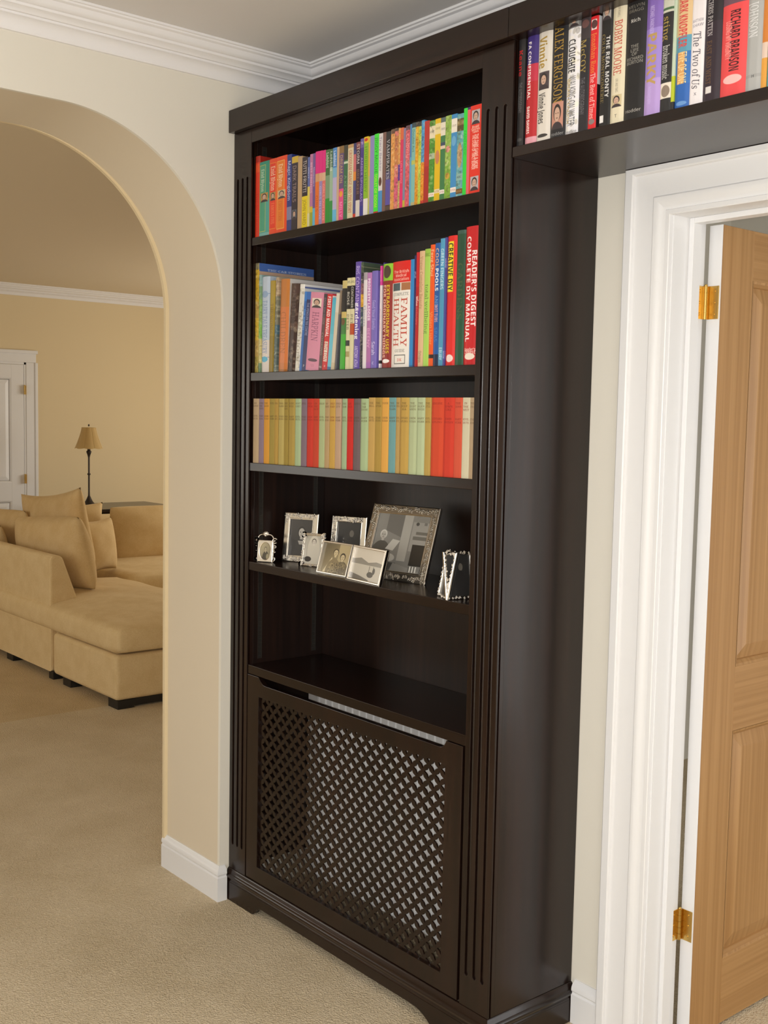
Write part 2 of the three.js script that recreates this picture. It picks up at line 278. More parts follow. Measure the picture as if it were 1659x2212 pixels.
// white panelled door of the sitting room, shut
{
  const door = structGroup('door_2', [-6.498, 0, -1.965]);
  const f = (u0, u1, y0, y1, t0, t1, r, across) => box(t0 + 0.012, t1 + 0.012, y0, y1, u0, u1, r, across ? 'z' : 'y');
  const fm = (a, b, y0, y1) => fielded(a, b, y0, y1, (u, y, t) => [t + 0.012, y, u]);
  const fmFlip = (a, b, y0, y1) => { const g = fm(a, b, y0, y1); const p = g.attributes.position.array; for (let i = 0; i < p.length; i += 9) for (let k = 0; k < 3; k++) { const t = p[i + 3 + k]; p[i + 3 + k] = p[i + 6 + k]; p[i + 6 + k] = t; } g.computeVertexNormals(); return g; };
  panelledDoor(door, { stile: M.white, rail: M.white }, { w: 0.76, h: 1.955, y0: 0.008, stile: 0.11, rails: [[0.008, 0.2], [0.78, 0.94], [1.84, 1.955]], f, fm: fmFlip });
  hinge(door, 0.02, 1.7, -0.004, Math.PI / 2); hinge(door, 0.02, 0.93, -0.004, Math.PI / 2);
  const fr = structGroup('trim_3', [-6.5, 0, 0]);
  part('architrave', [box(0, 0.02, 0, 1.975, -2.075, -1.985, 0.004), box(0, 0.02, 1.975, 2.065, -2.075, -1.1, 0.004, 'z'), box(0, 0.028, 0, 1.975, -2.088, -2.062, 0.004), box(0, 0.028, 2.05, 2.08, -2.088, -1.1, 0.004, 'z'), box(0, 0.02, 0, 1.975, -1.19, -1.1, 0.004)], M.white, fr);
  part('lining', [box(0, 0.014, 0, 1.975, -1.987, -1.968), box(0, 0.014, 1.957, 1.977, -1.987, -1.19)], M.white, fr);
}

// ---------------------------------------------------------------- the bookcase
const XO1 = 0.0951, XO2 = 1.0685, SHELVES = [[2.0764, 0.0238], [1.6743, 0.0255], [1.4018, 0.0255], [1.098, 0.0262], [0.7765, 0.0275]];
const bookcase = thing('bookcase', 'tall dark brown wooden bookcase with fluted front posts and a radiator grille in its base', 'bookcase');
function fluted(x0) {   // a front post: a plate with three stadium-ended flutes, troughs behind them
  const s = shape([[0, 0.1], [0.0951, 0.1], [0.0951, 2.3962], [0, 2.3962]]), list = [];
  for (let i = 0; i < 3; i++) {
    const c = 0.0215 + i * 0.0262, r = 0.0052, h = new THREE.Path();
    h.moveTo(c + r, 0.185); h.lineTo(c + r, 2.254); h.absarc(c, 2.254, r, 0, Math.PI, false); h.lineTo(c - r, 0.185); h.absarc(c, 0.185, r, Math.PI, 2 * Math.PI, false);
    s.holes.push(h);
    const trough = new THREE.CylinderGeometry(r + 0.0006, r + 0.0006, 2.08, 10, 1, true, Math.PI / 2, Math.PI).translate(c, 1.2195, -0.0042);
    list.push(flat(trough));
  }
  list.push(extrude(s, 0.006, 0.0011, 6).translate(0, 0, -0.006));
  list.push(box(0, 0.0951, 0.1, 2.3962, -0.022, -0.0108));
  return metric(join(list)).translate(x0, 0, 0);
}
part('post', fluted(0), M.dark, bookcase);
const scaleRight = (W - XO2) / 0.0951;
part('post', metric(fluted(0).scale(scaleRight, 1, 1)).translate(XO2, 0, 0), M.dark, bookcase);
part('side_panel', box(W - 0.02, W, 0.1, 2.3962, -0.3065, -0.0221, 0.0008), M.dark, bookcase);
part('side_panel', box(0.001, 0.02, 0.1, 2.3962, -0.3065, -0.0221), M.dark, bookcase);
part('inner_side', box(0.0771, XO1 - 0.0004, 0.745, 2.3962, -0.29, -0.0222, 0.0008), M.darkInside, bookcase);
part('inner_side', box(XO2 + 0.0004, XO2 + 0.018, 0.745, 2.3962, -0.29, -0.0222, 0.0008), M.darkInside, bookcase);
part('back_panel', box(0.02, W - 0.02, 0.745, 2.3962, -0.305, -0.2905), M.darkInside, bookcase);
part('top_rail', box(XO1, XO2, 2.356, 2.3962, -0.022, -0.0006, 0.001, 'x'), M.dark, bookcase);
part('cornice_board', box(0.001, W, 2.3964, 2.4629, -0.3065, 0.0216, 0.002, 'x'), M.dark, bookcase);
for (const [y, t] of SHELVES) part('shelf', box(XO1 + 0.0003, XO2 - 0.0003, y - t, y, -0.29, -0.0035, 0.0015, 'x'), M.dark, bookcase);
// slotted shelf strips on the inner sides
function strip(x, z, sgn) {
  const list = [], x1 = x + sgn * 0.0022, a = Math.min(x, x1), b = Math.max(x, x1);
  list.push(box(a, b, 0.79, 2.35, z - 0.0075, z - 0.0058), box(a, b, 0.79, 2.35, z + 0.0058, z + 0.0075), box(a, (a + b) / 2 - 0.0004, 0.79, 2.35, z - 0.0058, z + 0.0058));
  for (let y = 0.797; y < 2.345; y += 0.0133) list.push(box(a, b, y, y + 0.0022, z - 0.0058, z + 0.0058));
  return list;
}
for (const [x, s] of [[XO1 - 0.0004, 1], [XO2 + 0.0004, -1]]) for (const z of [-0.047, -0.255]) part('shelf_strip', strip(x, z, s), M.strip, bookcase);
// plinth board with shaped feet, and the moulding that runs round its top
{
  const foot = new THREE.Shape();
  foot.moveTo(0.001, 0); foot.lineTo(0.148, 0); foot.bezierCurveTo(0.172, 0, 0.168, 0.02, 0.182, 0.024); foot.lineTo(0.189, 0.0245); foot.bezierCurveTo(0.193, 0.031, 0.196, 0.0315, 0.2, 0.0315);
  foot.lineTo(0.9, 0.0315); foot.bezierCurveTo(0.94, 0.0315, 0.962, 0.018, 0.985, 0); foot.lineTo(W + 0.011, 0); foot.lineTo(W + 0.011, 0.0605); foot.lineTo(0.001, 0.0605); foot.closePath();
  part('plinth', metric(extrude(foot, 0.018, 0.0008).translate(0, 0, -0.0065), 'x'), M.dark, bookcase);
  part('plinth', box(W - 0.007, W + 0.011, 0.0002, 0.0605, -0.3065, -0.0066, 0.001, 'z'), M.dark, bookcase);
  const prof = [[-0.004, 0.0605], [0.0105, 0.0605], [0.0105, 0.064], [0.0085, 0.0665], [0.0085, 0.069], [0.0125, 0.072], [0.0145, 0.077], [0.0135, 0.082], [0.010, 0.0855], [0.0075, 0.087], [0.0065, 0.092], [0.0045, 0.097], [0.0012, 0.1005], [-0.004, 0.1005]];
  part('plinth_moulding', sweep(prof, [[0.001, 0], [W, 0], [W, -0.3065]].reverse(), 'x'), M.dark, bookcase);
}
// radiator cover: a frame with a hand slot cut into its top edge, holding a star-pierced sheet
{
  const s = new THREE.Shape();
  s.moveTo(0.098, 0.1012); s.lineTo(1.0585, 0.1012); s.lineTo(1.0585, 0.7475); s.lineTo(0.999, 0.7475); s.bezierCurveTo(0.994, 0.735, 0.986, 0.7275, 0.974, 0.7275); s.lineTo(0.196, 0.7265); s.bezierCurveTo(0.176, 0.7265, 0.168, 0.738, 0.158, 0.7475); s.lineTo(0.098, 0.7475); s.closePath();
  const hole = new THREE.Path(); hole.moveTo(0.159, 0.15); hole.lineTo(0.159, 0.6865); hole.lineTo(0.9965, 0.6865); hole.lineTo(0.9965, 0.15); hole.closePath(); s.holes.push(hole);
  const cover = part('radiator_cover', metric(extrude(s, 0.018, 0.0012).translate(0, 0, -0.0195)), M.dark, bookcase);
  const P = 0.0423, T = 0.0042, R1 = 0.0152, R2 = 0.0078, pos = [], z1 = -0.0085, z0 = z1 - T;
  const outline = (cx, cy) => Array.from({ length: 8 }, (_, k) => { const a = (k * Math.PI) / 4, r = k % 2 ? R2 : R1; return [cx + r * Math.cos(a), cy + r * Math.sin(a)]; });
  const clampX = (x) => Math.min(0.998, Math.max(0.157, x)), clampY = (y) => Math.min(0.6885, Math.max(0.148, y));
  const cell = (cx, cy) => {   // a diamond of half diagonal P/2 round each star: eight wedges from the rim to the star
    const o = outline(cx, cy), h = P / 2, rim = Array.from({ length: 8 }, (_, k) => { const a = (k * Math.PI) / 4, r = k % 2 ? h * Math.SQRT1_2 : h; return [cx + r * Math.cos(a), cy + r * Math.sin(a)]; });
    const v = ([x, y], z) => [clampX(x), clampY(y), z];
    for (let k = 0; k < 8; k++) {
      const n = (k + 1) % 8, A = rim[k], B = rim[n], C = o[n], Dd = o[k];
      pos.push(...v(A, z1), ...v(B, z1), ...v(C, z1), ...v(A, z1), ...v(C, z1), ...v(Dd, z1));
      pos.push(...v(A, z0), ...v(C, z0), ...v(B, z0), ...v(A, z0), ...v(Dd, z0), ...v(C, z0));
      pos.push(...v(Dd, z1), ...v(C, z1), ...v(C, z0), ...v(Dd, z1), ...v(C, z0), ...v(Dd, z0));
    }
  };
  for (let i = -10; i < 36; i++) for (let j = -30; j < 4; j++) {
    const x = 0.4836 + (i - 8) * (P / 2), y = 0.668 + j * (P / 2);
    if ((i - 8 + j) & 1) continue;
    if (x < 0.157 - P / 2 || x > 0.998 + P / 2 || y < 0.148 - P / 2 || y > 0.6885 + P / 2) continue;
    cell(x, y);
  }
  const g = new THREE.BufferGeometry(); g.setAttribute('position', new THREE.Float32BufferAttribute(pos, 3)); g.computeVertexNormals();
  part('pierced_grille', metric(g), M.dark, cover);
}
// the shelf unit that bridges the doorway beside it
{
  const X1 = 2.62, o = thing('overhead_bookshelf', 'dark brown shelf unit bridging the doorway above the white door frame', 'bookshelf', [W + 0.001, 2.1365, 0]);
  const b = (x0, x1, y0, y1, z0, z1, r, al) => box(x0 - W - 0.001, x1 - W - 0.001, y0 - 2.1365, y1 - 2.1365, z0, z1, r, al);
  part('shelf', b(W + 0.001, X1, 2.1365, 2.1599, -0.3065, -0.0022, 0.0015, 'x'), M.dark, o);
  part('back_panel', b(W + 0.001, X1, 2.1599, 2.3962, -0.3065, -0.295, 0, 'x'), M.darkInside, o);
  part('cornice_board', b(W + 0.001, X1, 2.3964, 2.4629, -0.3065, 0.0216, 0.002, 'x'), M.dark, o);
  part('end_panel', b(X1 - 0.02, X1, 2.1601, 2.3962, -0.295, -0.0022, 0.001), M.dark, o);
}
// radiator behind the grille
{
  const r = thing('radiator', 'white ribbed panel radiator behind the pierced grille of the bookcase', 'radiator', [0.245, 0.06, -0.13]);
  const prof = [], n = 22, pitch = 0.0325; prof.push([0.0, -0.05]); prof.push([0, 0]); prof.push([0.054, 0]); prof.push([0.0555, -0.004]); prof.push([0.057, 0]);
  for (let i = 0; i < n; i++) { const x = 0.062 + i * pitch; prof.push([x, 0], [x + 0.004, 0.003], [x + pitch - 0.008, 0.003], [x + pitch - 0.004, 0]); }
  const xe = 0.062 + n * pitch; prof.push([xe, 0], [xe, -0.05]);
  const g = extrude(shape(prof), 0.575, 0).rotateX(-Math.PI / 2).scale(1, 1, -1);
  const q = flat(g), p = q.attributes.position.array; for (let i = 0; i < p.length; i += 9) for (let k = 0; k < 3; k++) { const t = p[i + 3 + k]; p[i + 3 + k] = p[i + 6 + k]; p[i + 6 + k] = t; }
  q.computeVertexNormals();
  part('panel', metric(q.translate(0, 0.08, 0)), M.enamel, r);
  part('end_cap', box(-0.002, 0.05, 0.082, 0.655, -0.0505, 0.0015, 0.004), M.enamelGrey, r, 'grey end cap');
  for (const x of [0.12, 0.62]) part('bracket', box(x, x + 0.03, 0.1, 0.6, -0.16, -0.05), M.enamelGrey, r);
  for (const x of [0.03, 0.7]) part('pipe', new THREE.CylinderGeometry(0.0075, 0.0075, 0.16, 12).translate(x, 0.02, -0.025), M.enamelGrey, r);
}

// ---------------------------------------------------------------- books
// each row: [label, centre x mm, width mm, height mm, cover colour, print on the spine, extras]
// print: b band, t lettering down the spine, h line of lettering across, r box, o spot, p small portrait, v mottling; numbers are shares of height (or width)
const ROWS = [
{shelf:"A",y:2.0764,z:-0.012,books:[
["bright red paperback at the far left end of the top shelf",109.0,25.0,239.0,"#d8391f","b0-.08:#a8281c b.1-.2:#e2522a t.45-.95:#c0301c:THE RED HOUSE:serif",""],
["teal paperback with a framed green panel down its spine, second from left on top shelf",148.0,52.1,217.9,"#4f9e93","b0-.5:#2f8a76 r.05-.62-.05-.93:#4a9a7c:#c9c05a t.1-.4:#d9e0c8:Enid Blyton:serif:-.17 p.42-.54:#b88a4a b.95-1:#79b0ab",""],
["red-orange paperback with a thin yellow line round its spine panel, right of the teal one",192.9,36.9,218.4,"#e24a26","r.02-.9-.06-.92:#e0391f:#e6a83a t.1-.42:#f3e3c8:Enid Blyton:serif p.44-.55:#a98a4e t.58-.86:#f08a50:FAMOUS FIVE:serif",""],
["red paperback with an orange spine panel, just left of the narrow navy one",237.9,52.3,218.6,"#e24a24","r.05-.75-.06-.94:#e0781f:#f0c060 t.1-.4:#f3e3c8:Enid Blyton:serif:-.1 p.44-.55:#c9b48a t.58-.84:#c25a18:FIRST TERM:serif:-.1",""],
["narrow navy blue paperback between the orange-panelled and the dark purple books",275.9,23.0,216.6,"#2c3a80","t.08-.6:#cfd4ea:Magic Kingdom b.68-.85:#7f7fa0 b.85-1:#3a3f78",""],
["dark purple-brown paperback with a mustard yellow top band",302.8,29.9,206.8,"#2e2630","b0-.09:#c9a93a t.12-.62:#a08a86:DARK TRAILS p.72-.85:#59606e",""],
["plain tan paperback spine beside the black and yellow one",328.4,20.6,202.7,"#b89a74","",""],
["paperback with black upper and lemon yellow lower spine",352.0,25.9,197.1,"#e0c81a","b0-.55:#2a222e t.05-.5:#d8d0c8:TUTTI FRUTTI t.6-.95:#8a7a10:JOHN WARD",""],
["thin paperback, blue above and pale yellow below",370.8,10.8,193.6,"#d6cfa0","b0-.42:#5a6aa8 t.05-.4:#d0d4e8:HOLLY b.42-.8:#d8c860",""],
["thin mauve paperback with a green foot",383.4,13.6,199.9,"#b8749c","b.8-1:#9aa035 b.72-.8:#d0b83a t.05-.6:#e0b8d0:BEST FRIENDS",""],
["thin violet paperback with a light blue foot",396.3,11.3,199.8,"#6a5490","b.75-1:#62b0d0 t.04-.6:#cfc0e0:Sleepovers",""],
["paperback with a magenta top over a plain orange lower spine",411.0,17.4,202.5,"#e0702a","b0-.3:#dd2480 b.3-.41:#d29a70 t.45-.95:#b8481a:GIRLS",""],
["paperback with a magenta top over a lavender lower spine",427.3,14.4,201.8,"#9a86b8","b0-.3:#dd2480 b.3-.41:#d8a888 t.45-.95:#c8b8da:GIRLS IN LOVE",""],
["paperback with a magenta top over a coral lower spine",442.0,14.3,200.8,"#d8706a","b0-.3:#dd2480 b.3-.41:#d8b090 t.45-.95:#f0a8a0:GIRLS OUT LATE",""],
["green paperback with white script at the top, left one of the two side by side",458.9,18.7,199.5,"#2f9038","b0-.35:#3f6a3a t.04-.25:#e8efe0:Ladybird:serif b.35-.66:#7a9a78",""],
["grey-green paperback with white script, left of the pale lilac one",475.5,13.6,198.4,"#9cb89c","b0-.25:#4c6e50 t.03-.3:#eef2ea:Ladybird:serif b.7-1:#3a9048",""],
["pale lilac paperback with light blue ends",491.6,17.7,199.1,"#b8b0d4","b0-.27:#4a86c8 t.04-.25:#eef0f8:Ladybird:serif b.27-.4:#7ab0d0 b.83-1:#66b4dc",""],
["very thin buff paperback left of the purple and pink one",505.7,9.7,198.7,"#c8a888","",""],
["paperback, purple above and pink below with an orange disc",521.0,20.1,198.7,"#e0508c","b0-.57:#66507a b0-.1:#8a6a40 o.6-.68:#e8a040 t.12-.5:#c8a870:DREAM ON t.74-.95:#f2a0c0:MILLY",""],
["dark green paperback left of the cream one with red capitals",540.1,17.3,197.8,"#3a6a4a","b0-.2:#3a3a30 b.22-.25:#c8d0b8 t.3-.9:#7aa080:A KESTREL",""],
["cream paperback with dark red capitals down the spine",561.1,24.0,196.2,"#d6cba8","b0-.05:#c09a6a t.08-.92:#b03a28:GROOSHAM GRANGE AND THE STORY:serif",""],
["thin paperback banded pink, orange and navy",579.1,11.3,196.1,"#4a4a80","b0-.1:#3a3a6a b.15-.38:#c86a70 b.38-.5:#e08a3a b.94-1:#c83a2a",""],
["dark plum paperback with a white foot",593.7,17.1,196.5,"#3c2c3c","b0-.1:#7a3a3a t.02-.3:#d8d0d0:STORM t.35-.7:#8a6a60:BREAKER b.77-1:#d8d0c8",""],
["indigo paperback left of the lime green one",610.0,14.7,202.5,"#4a3a88","b0-.12:#6a5aa0 t.02-.1:#d0c0e0:P t.2-.85:#b8a8d8:AMBER SPYGLASS b.86-1:#38388a",""],
["lime green paperback with a yellow top and white foot",627.0,18.5,204.3,"#8ab82a","b0-.08:#e0c01a o.02-.06:#c83020 t.12-.7:#5a8a18:HORRID HENRY b.78-1:#e4dfda",""],
["thin yellow paperback beside the lavender one",639.9,6.5,201.9,"#d8b048","b.5-1:#b8b868",""],
["plain lavender paperback left of the neon green one, no lettering",652.2,17.2,202.6,"#8f8cc0","b.97-1:#8a98b8",""],
["neon green paperback with yellow lower lettering and a red foot",670.3,18.2,204.1,"#3ee03a","t.05-.5:#1f7a2a:JIGGY McCUE t.5-.92:#c8e040:TOILET OF DOOM b.97-1:#c8281a",""],
["white paperback with a small face and a blue lower spine",687.6,15.6,202.0,"#d8d2d2","t.02-.5:#8a86a0:Tracy Beaker o.55-.66:#5a3a30 b.72-1:#4a90c8",""],
["plain brown paperback left of the black vampire one",702.2,12.7,202.3,"#7c5c54","",""],
["black and violet paperback with tall white capitals",718.5,19.0,201.2,"#2a2a2c","b.5-.92:#5c52a0 b.5-.6:#403c60 t.1-.6:#d0ccd4:VAMPIRATES:serif b.92-1:#4a2a30 b.93-.98:#5a4a40",""],
["orange paperback right of the black and violet one",735.5,14.3,203.9,"#e09a50","b0-.06:#6a4a3a v",""],
["coral pink paperback with a marbled spine",750.3,14.3,204.0,"#d87a70","b0-.04:#4a3a34 b.1-.45:#c8804a b.6-.9:#d05878 v t.05-.35:#8a3a50:LOLA",""],
["thin ochre paperback with a violet patch halfway down",761.5,7.3,202.5,"#d8a058","b.45-.65:#5a3a90 b.65-1:#c0a060 v",""],
["crimson pink paperback left of the slate grey one",771.3,11.6,201.1,"#d83a60","b0-.15:#d86a40 b.75-1:#e03070 t.2-.9:#f08aa0:LOLA ROSE",""],
["thin slate grey paperback",781.7,8.4,198.3,"#7a86a0","b0-.4:#8a7a9a b.9-1:#c0b040",""],
["rose red paperback with pale lettering right of the slate grey one",794.2,15.7,202.5,"#d85a68","b0-.06:#6a4a58 t.1-.5:#f0a0a0:CANDYFLOSS v",""],
["thin mid-blue paperback beside the pale aqua one",805.7,6.6,203.2,"#4a80b8","b.4-1:#5aa0c8",""],
["pale aqua paperback with dark script at the top",816.3,13.9,204.9,"#80b8b0","b0-.06:#3a4a50 t.08-.35:#38584a:Double Act b.45-.5:#b8c060 b.95-1:#b8b080",""],
["amber paperback left of the yellow-green one",829.2,11.2,204.4,"#e0a020","b0-.06:#3a3a3a b.06-.2:#e0b030 t.18-.32:#8a5a10:SUITCASE b.6-1:#d89020 v",""],
["yellow-green paperback right of the amber one",840.2,10.0,203.6,"#b8c848","b0-.06:#3a3a3a t.18-.33:#7a6a18:KID b.4-.6:#c8d050 v",""],
["paperback with a sky blue top half and orange lower half",851.3,11.3,204.8,"#e08a20","b0-.5:#4a98cc t.15-.35:#2a3a6a:BEST b.95-1:#c83a2a v",""],
["plain brick red hardback left of the five pale-labelled ones",866.2,17.8,200.2,"#b8362e","b.55-1:#a82c26",""],
["leaf green hardback with a cream spine label near the top",885.7,20.3,197.4,"#4f8f2f","b.07-.22:#e6d8b8 h.14:#6a6a5a:FIVE b.4-.47:#a8b89a v b.88-.93:#eee6d8 h.905:#b05a50:BLYTON",""],
["golden yellow hardback with a cream spine label",906.2,19.8,198.1,"#e0b818","b.06-.19:#e8d8a0 h.12:#8a7a4a:FIVE o.38-.55:#c8805a b.85-.9:#e8d8b0 h.875:#a8704a:BLYTON",""],
["deep green hardback with a white spine label and small figure",924.7,16.6,197.3,"#3f7a4a","b0-.06:#5a6a6a b.06-.22:#e6dcc8 h.14:#5a5a52:FIVE b.3-.38:#e0c8b0 b.3-.34:#3a4a60 b.87-.92:#f0e8e0 h.895:#8a5a50:BLYTON",""],
["light green floral hardback with two pink flower spots",943.7,20.7,198.2,"#8ab048","t.08-.2:#5a7a30:The Enchanted:serif o.36-.44:#d88a80 b.6-1:#7aa83a o.68-.76:#c8a040 v",""],
["bright blue hardback with a white spine label",964.2,19.5,197.8,"#3f8cc4","b.055-.22:#efe6d6 h.14:#a0907a:FIVE o.26-.38:#6aa8d0 b.87-.93:#f0e6dc h.9:#b06a5a:BLYTON",""],
["grey-teal hardback with brown bands at top and foot",985.5,22.2,194.6,"#63a2a8","b.06-.21:#5a4a2a b.08-.14:#8a7448 o.35-.65:#b8946a v b.72-.8:#8ab0a8 h.76:#3a4a4a:ABC b.9-.96:#6a4a20 h.93:#c8a060:BOOK",""],
["narrow vivid green hardback, left of the thick red end book",1003.0,12.2,204.1,"#2fd83e","b.3-1:#30d040 t.1-.7:#28a838:FANTASTIC",""],
["thin salmon pink spine between the vivid green and thick red books",1014.2,9.4,204.0,"#e0606a","b0-.03:#4a2a6a",""],
["thick red book with two little framed faces, right end of top shelf",1038.0,37.3,204.6,"#e0321f","p.055-.215:#b8b0b4 h.245:#f4e0d0:Roald h.27:#f4e0d0:Stories h.3:#f4e0d0:Tales t.33-.72:#f8e8dc:THE STORY OF TRACY BEAKER:sans:-.13 t.33-.72:#f8e8dc:THE DARE GAME & MORE:sans:.13 p.8-.96:#b8b0b4",""],
]},
{shelf:"B",y:1.6743,z:-0.016,books:[
["tall thin annual with a worn yellow spine and blue-topped cover, left end of second shelf",106.4,19.9,327.5,"#bfa05a","b0-.06:#8a8468 b.06-.35:#c4a02a b.35-.5:#b8984a b.5-.7:#cfae3a b.85-1:#a8984a v","d=.205 side=b0-.075:#4a6cb4|b.075-.14:#c8a890|b.14-.2:#c08a78|b.2-1:#c8a888 cover=.058:#d8dcea:THE_CAR_STORIES"],
["thin picture-spined book in soft greens beside the worn annual",123.5,13.4,291.4,"#a8b88a","b0-.12:#8aa8a8 b.12-.25:#7a9a70 b.25-.5:#8fb060 b.5-.65:#7ab04a b.65-.9:#c8bc7a b.9-1:#6a8a6a v","d=.2"],
["pale blue-grey book with spaced capitals and little stars on the spine",151.0,40.8,283.8,"#b9c6d6","b.66-1:#d8cfc8 r.0-1.0-.18-.84:none:#5a78b0 t.25-.8:#7a90b8:FAIRY TALE TREASURY:serif o.83-.89:#5ab0d0 o.15-.22:#90a8c8","d=.2"],
["mustard brown book between the pale blue-grey and the thin dark one",184.5,25.4,269.1,"#9c8428","b0-.3:#a89038 t.25-.8:#7a6420:THE WONDER BOOK:serif b.6-1:#8a7420","d=.2 lean=1"],
["thin ragged grey-green booklet with worn edges",205.2,15.2,276.8,"#7a7a6a","b0-.2:#b09a80 b.5-.6:#4a6a7a b.6-1:#5a6a68 v","d=.2 lean=2"],
["faded terracotta orange hardback left of the dark brown one",243.1,45.3,268.9,"#c8783e","b0-.3:#c07a3a b.3-.9:#d07a44 b.97-1:#a8682a t.35-.8:#b06834:CHILDREN:serif","d=.2 lean=2 side=b0-.05:#d8d4d2|b.05-1:#d0c8c0"],
["dark brown leather hardback with a cracked spine",285.9,39.4,252.5,"#3a2622","b0-.15:#4a3430 b.45-.5:#5a4238 b.97-1:#2a1a18 t.1-.42:#5a4640:BIBLE:serif v","d=.18 lean=4"],
["white hardback with a faded spine leaning beside the brown leather one",318.6,23.2,247.9,"#d6d4ce","b0-.05:#e8e6e2 t.3-.9:#a8a090:HOUSEHOLD:serif v","d=.2 lean=5 side=b0-.03:#e4e4e4|b.03-.05:#5a6aa0|b.05-1:#dcdcda"],
["bright blue leaning paperback left of the dark navy one",336.2,11.1,225.7,"#2a6ab8","b0-.12:#2f78c8 b.12-.9:#2562b0 t.2-.5:#8ab8e8:THE ROUGH","d=.14 lean=6"],
["dark navy leaning paperback with a cream letter at its foot",351.6,18.7,224.0,"#1f2a60","b0-.1:#2f68b8 b.1-.92:#232a5c t.14-.55:#a8b0d0:THE PENGUIN TEE CENTRE h.93:#f0e0c8:P:serif","d=.14 lean=6 side=b0-1:#3a8ac0"],
["wide pink leaning paperback with a small picture panel",392.4,61.6,219.9,"#d68aa4","p.08-.2:#e8d8c8 t.25-.62:#8a4a68:HARPKIN:serif o.84-.88:#5a3a4a h.93:#a86078:123","d=.14 lean=6"],
["charcoal and brown leaning paperback left of the red first aid one",431.4,15.2,212.0,"#3a3038","b.3-1:#5a3c3c t.05-.4:#8a8088:ENGLISH GUIDE t.5-.8:#a09080:COOKING h.95:#d8d0c8:AA","d=.14 lean=6"],
["red leaning first aid manual with white bold capitals",451.7,24.4,210.1,"#c81f22","t.03-.56:#f4efec:FIRST AID MANUAL:bold r.18-.82-.62-.88:#e6dccc:none t.63-.87:#b02a28:8TH EDN h.94:#f0e0d0:8","d=.14 lean=6 side=b0-.02:#c81f22|b.02-.06:#f0eeee|b.06-1:#d8d4cc"],
["turquoise leaning paperback right of the first aid manual",472.5,16.2,199.1,"#5ab4c8","b0-.1:#4ab0cc b.5-.95:#68bcd0 b.95-1:#2a6a9a","d=.14 lean=6"],
["cream leaning paperback right of the turquoise one",488.3,14.4,209.9,"#d0c4ac","b0-.25:#d8d0c0 b.9-1:#c8b898","d=.15 lean=6"],
["narrow grey-brown paperback left of the black and green one",503.3,7.4,216.5,"#8a7a68","b.3-1:#5a5a62","d=.14 lean=5"],
["paperback with a black top and fresh green lower spine",529.3,21.0,240.9,"#4fae3a","b0-.09:#c8b878 b.09-.35:#1c1a1a b.35-.42:#c8b068 b.42-.6:#3f7a3a o.42-.5:#6a4a2a b.6-1:#46a834","d=.16 lean=2"],
["cream paperback with a black upper band, left one of the matching pair",552.3,15.9,246.3,"#d8d0a8","b0-.09:#d8d0a0 h.05:#3a3a30:RHS b.09-.34:#1a1818 t.15-.3:#e8e4d8:ROSE t.36-.6:#6a6450:PETER b.68-.74:#3a3a3a b.8-.86:#a89a68","d=.16 lean=1"],
["cream paperback with a black upper band, right one, against the purple book",569.3,17.2,245.9,"#d8d0a8","b0-.09:#d8d0a0 h.05:#3a3a30:RHS b.09-.34:#1a1818 t.1-.33:#e8e4d8:CONTAINER t.36-.62:#6a6450:PETER b.5-.62:#b8502a","d=.16 lean=1"],
["tall purple gardening hardback with white lettering",592.6,25.2,285.8,"#5f4aa4","t.04-.12:#c8b8e8:RHS t.14-.46:#c8b0e8:CONTAINER t.38-.72:#f4f0fa:gardening:bold t.78-.98:#d8ccf0:ANTONY ATHA","d=.2 lean=.6"],
["dark floral book right of the tall purple gardening hardback",614.1,11.0,283.0,"#2c2c3a","b0-.1:#4a5a4a b.2-.3:#7a4a5a b.3-.42:#d8a02a b.42-.6:#3a4a5a v v","d=.2"],
["slim white book left of the mauve one",627.5,15.2,254.6,"#e0d8dc","b0-.08:#a8a0a8 t.3-.6:#8a98a0:Flowers:serif","d=.18"],
["mauve book with white capitals left of the violet-blue one",644.5,18.1,252.6,"#b878b4","t.06-.5:#f0e0f0:PROPERTY LADDER:bold b.5-1:#b070a8 t.55-.8:#e0a8d0:BEENY b.93-1:#a868b0","d=.18"],
["violet-blue book left of the magenta-topped one",665.8,23.7,255.4,"#7668b8","t.3-.6:#b0a8e0:Feed Your Family t.72-.86:#d8d0f0:Sarah h.94:#e0d8f4:C","d=.18"],
["dark purple book standing tall behind its paler neighbours",681.3,6.5,277.3,"#48388a","b0-.1:#3a2a78","d=.16 set=.02"],
["white book with a magenta top",688.9,7.9,266.6,"#e8dce0","b0-.19:#d84098 t.02-.18:#f4b8d8:FITNESS t.25-.8:#d8a8c0:BIGGEST SECRET b.92-.95:#2a2a2a","d=.18 set=.004"],
["dark red book with a lime green top and two lines of lettering",717.6,38.4,269.2,"#8c2622","b0-.165:#8ac22a o.02-.14:#4a3a2a t.2-.86:#d8c02a:EXTRAORDINARY USES:bold:.16 t.2-.9:#f0c0a8:FOR ORDINARY THINGS:bold:-.2 o.91-.95:#f4f0ec","d=.19"],
["wide white family health guide with a red box at the top",773.4,72.5,270.5,"#ece6de","b0-.2:#d8241f h.1:#f4d8c8:The British h.135:#f4d8c8:Medical h.17:#f4d8c8:Association r.06-.48-.205-.275:#4a5a62:none r.54-.96-.205-.275:#a8704a:none h.31:#6a6a66:COMPLETE:serif t.34-.8:#b83a2a:FAMILY:serif:.2 t.34-.8:#b83a2a:HEALTH:serif:-.22 h.84:#5a5a56:GUIDE:serif r.22-.78-.88-.96:none:#6a6a66 h.925:#c8402a:DK:serif",""],
["plain sky blue spine between the white health guide and the dark blue book",817.3,14.6,270.8,"#2e86c8","b.98-1:#2a6a9a","d=.19"],
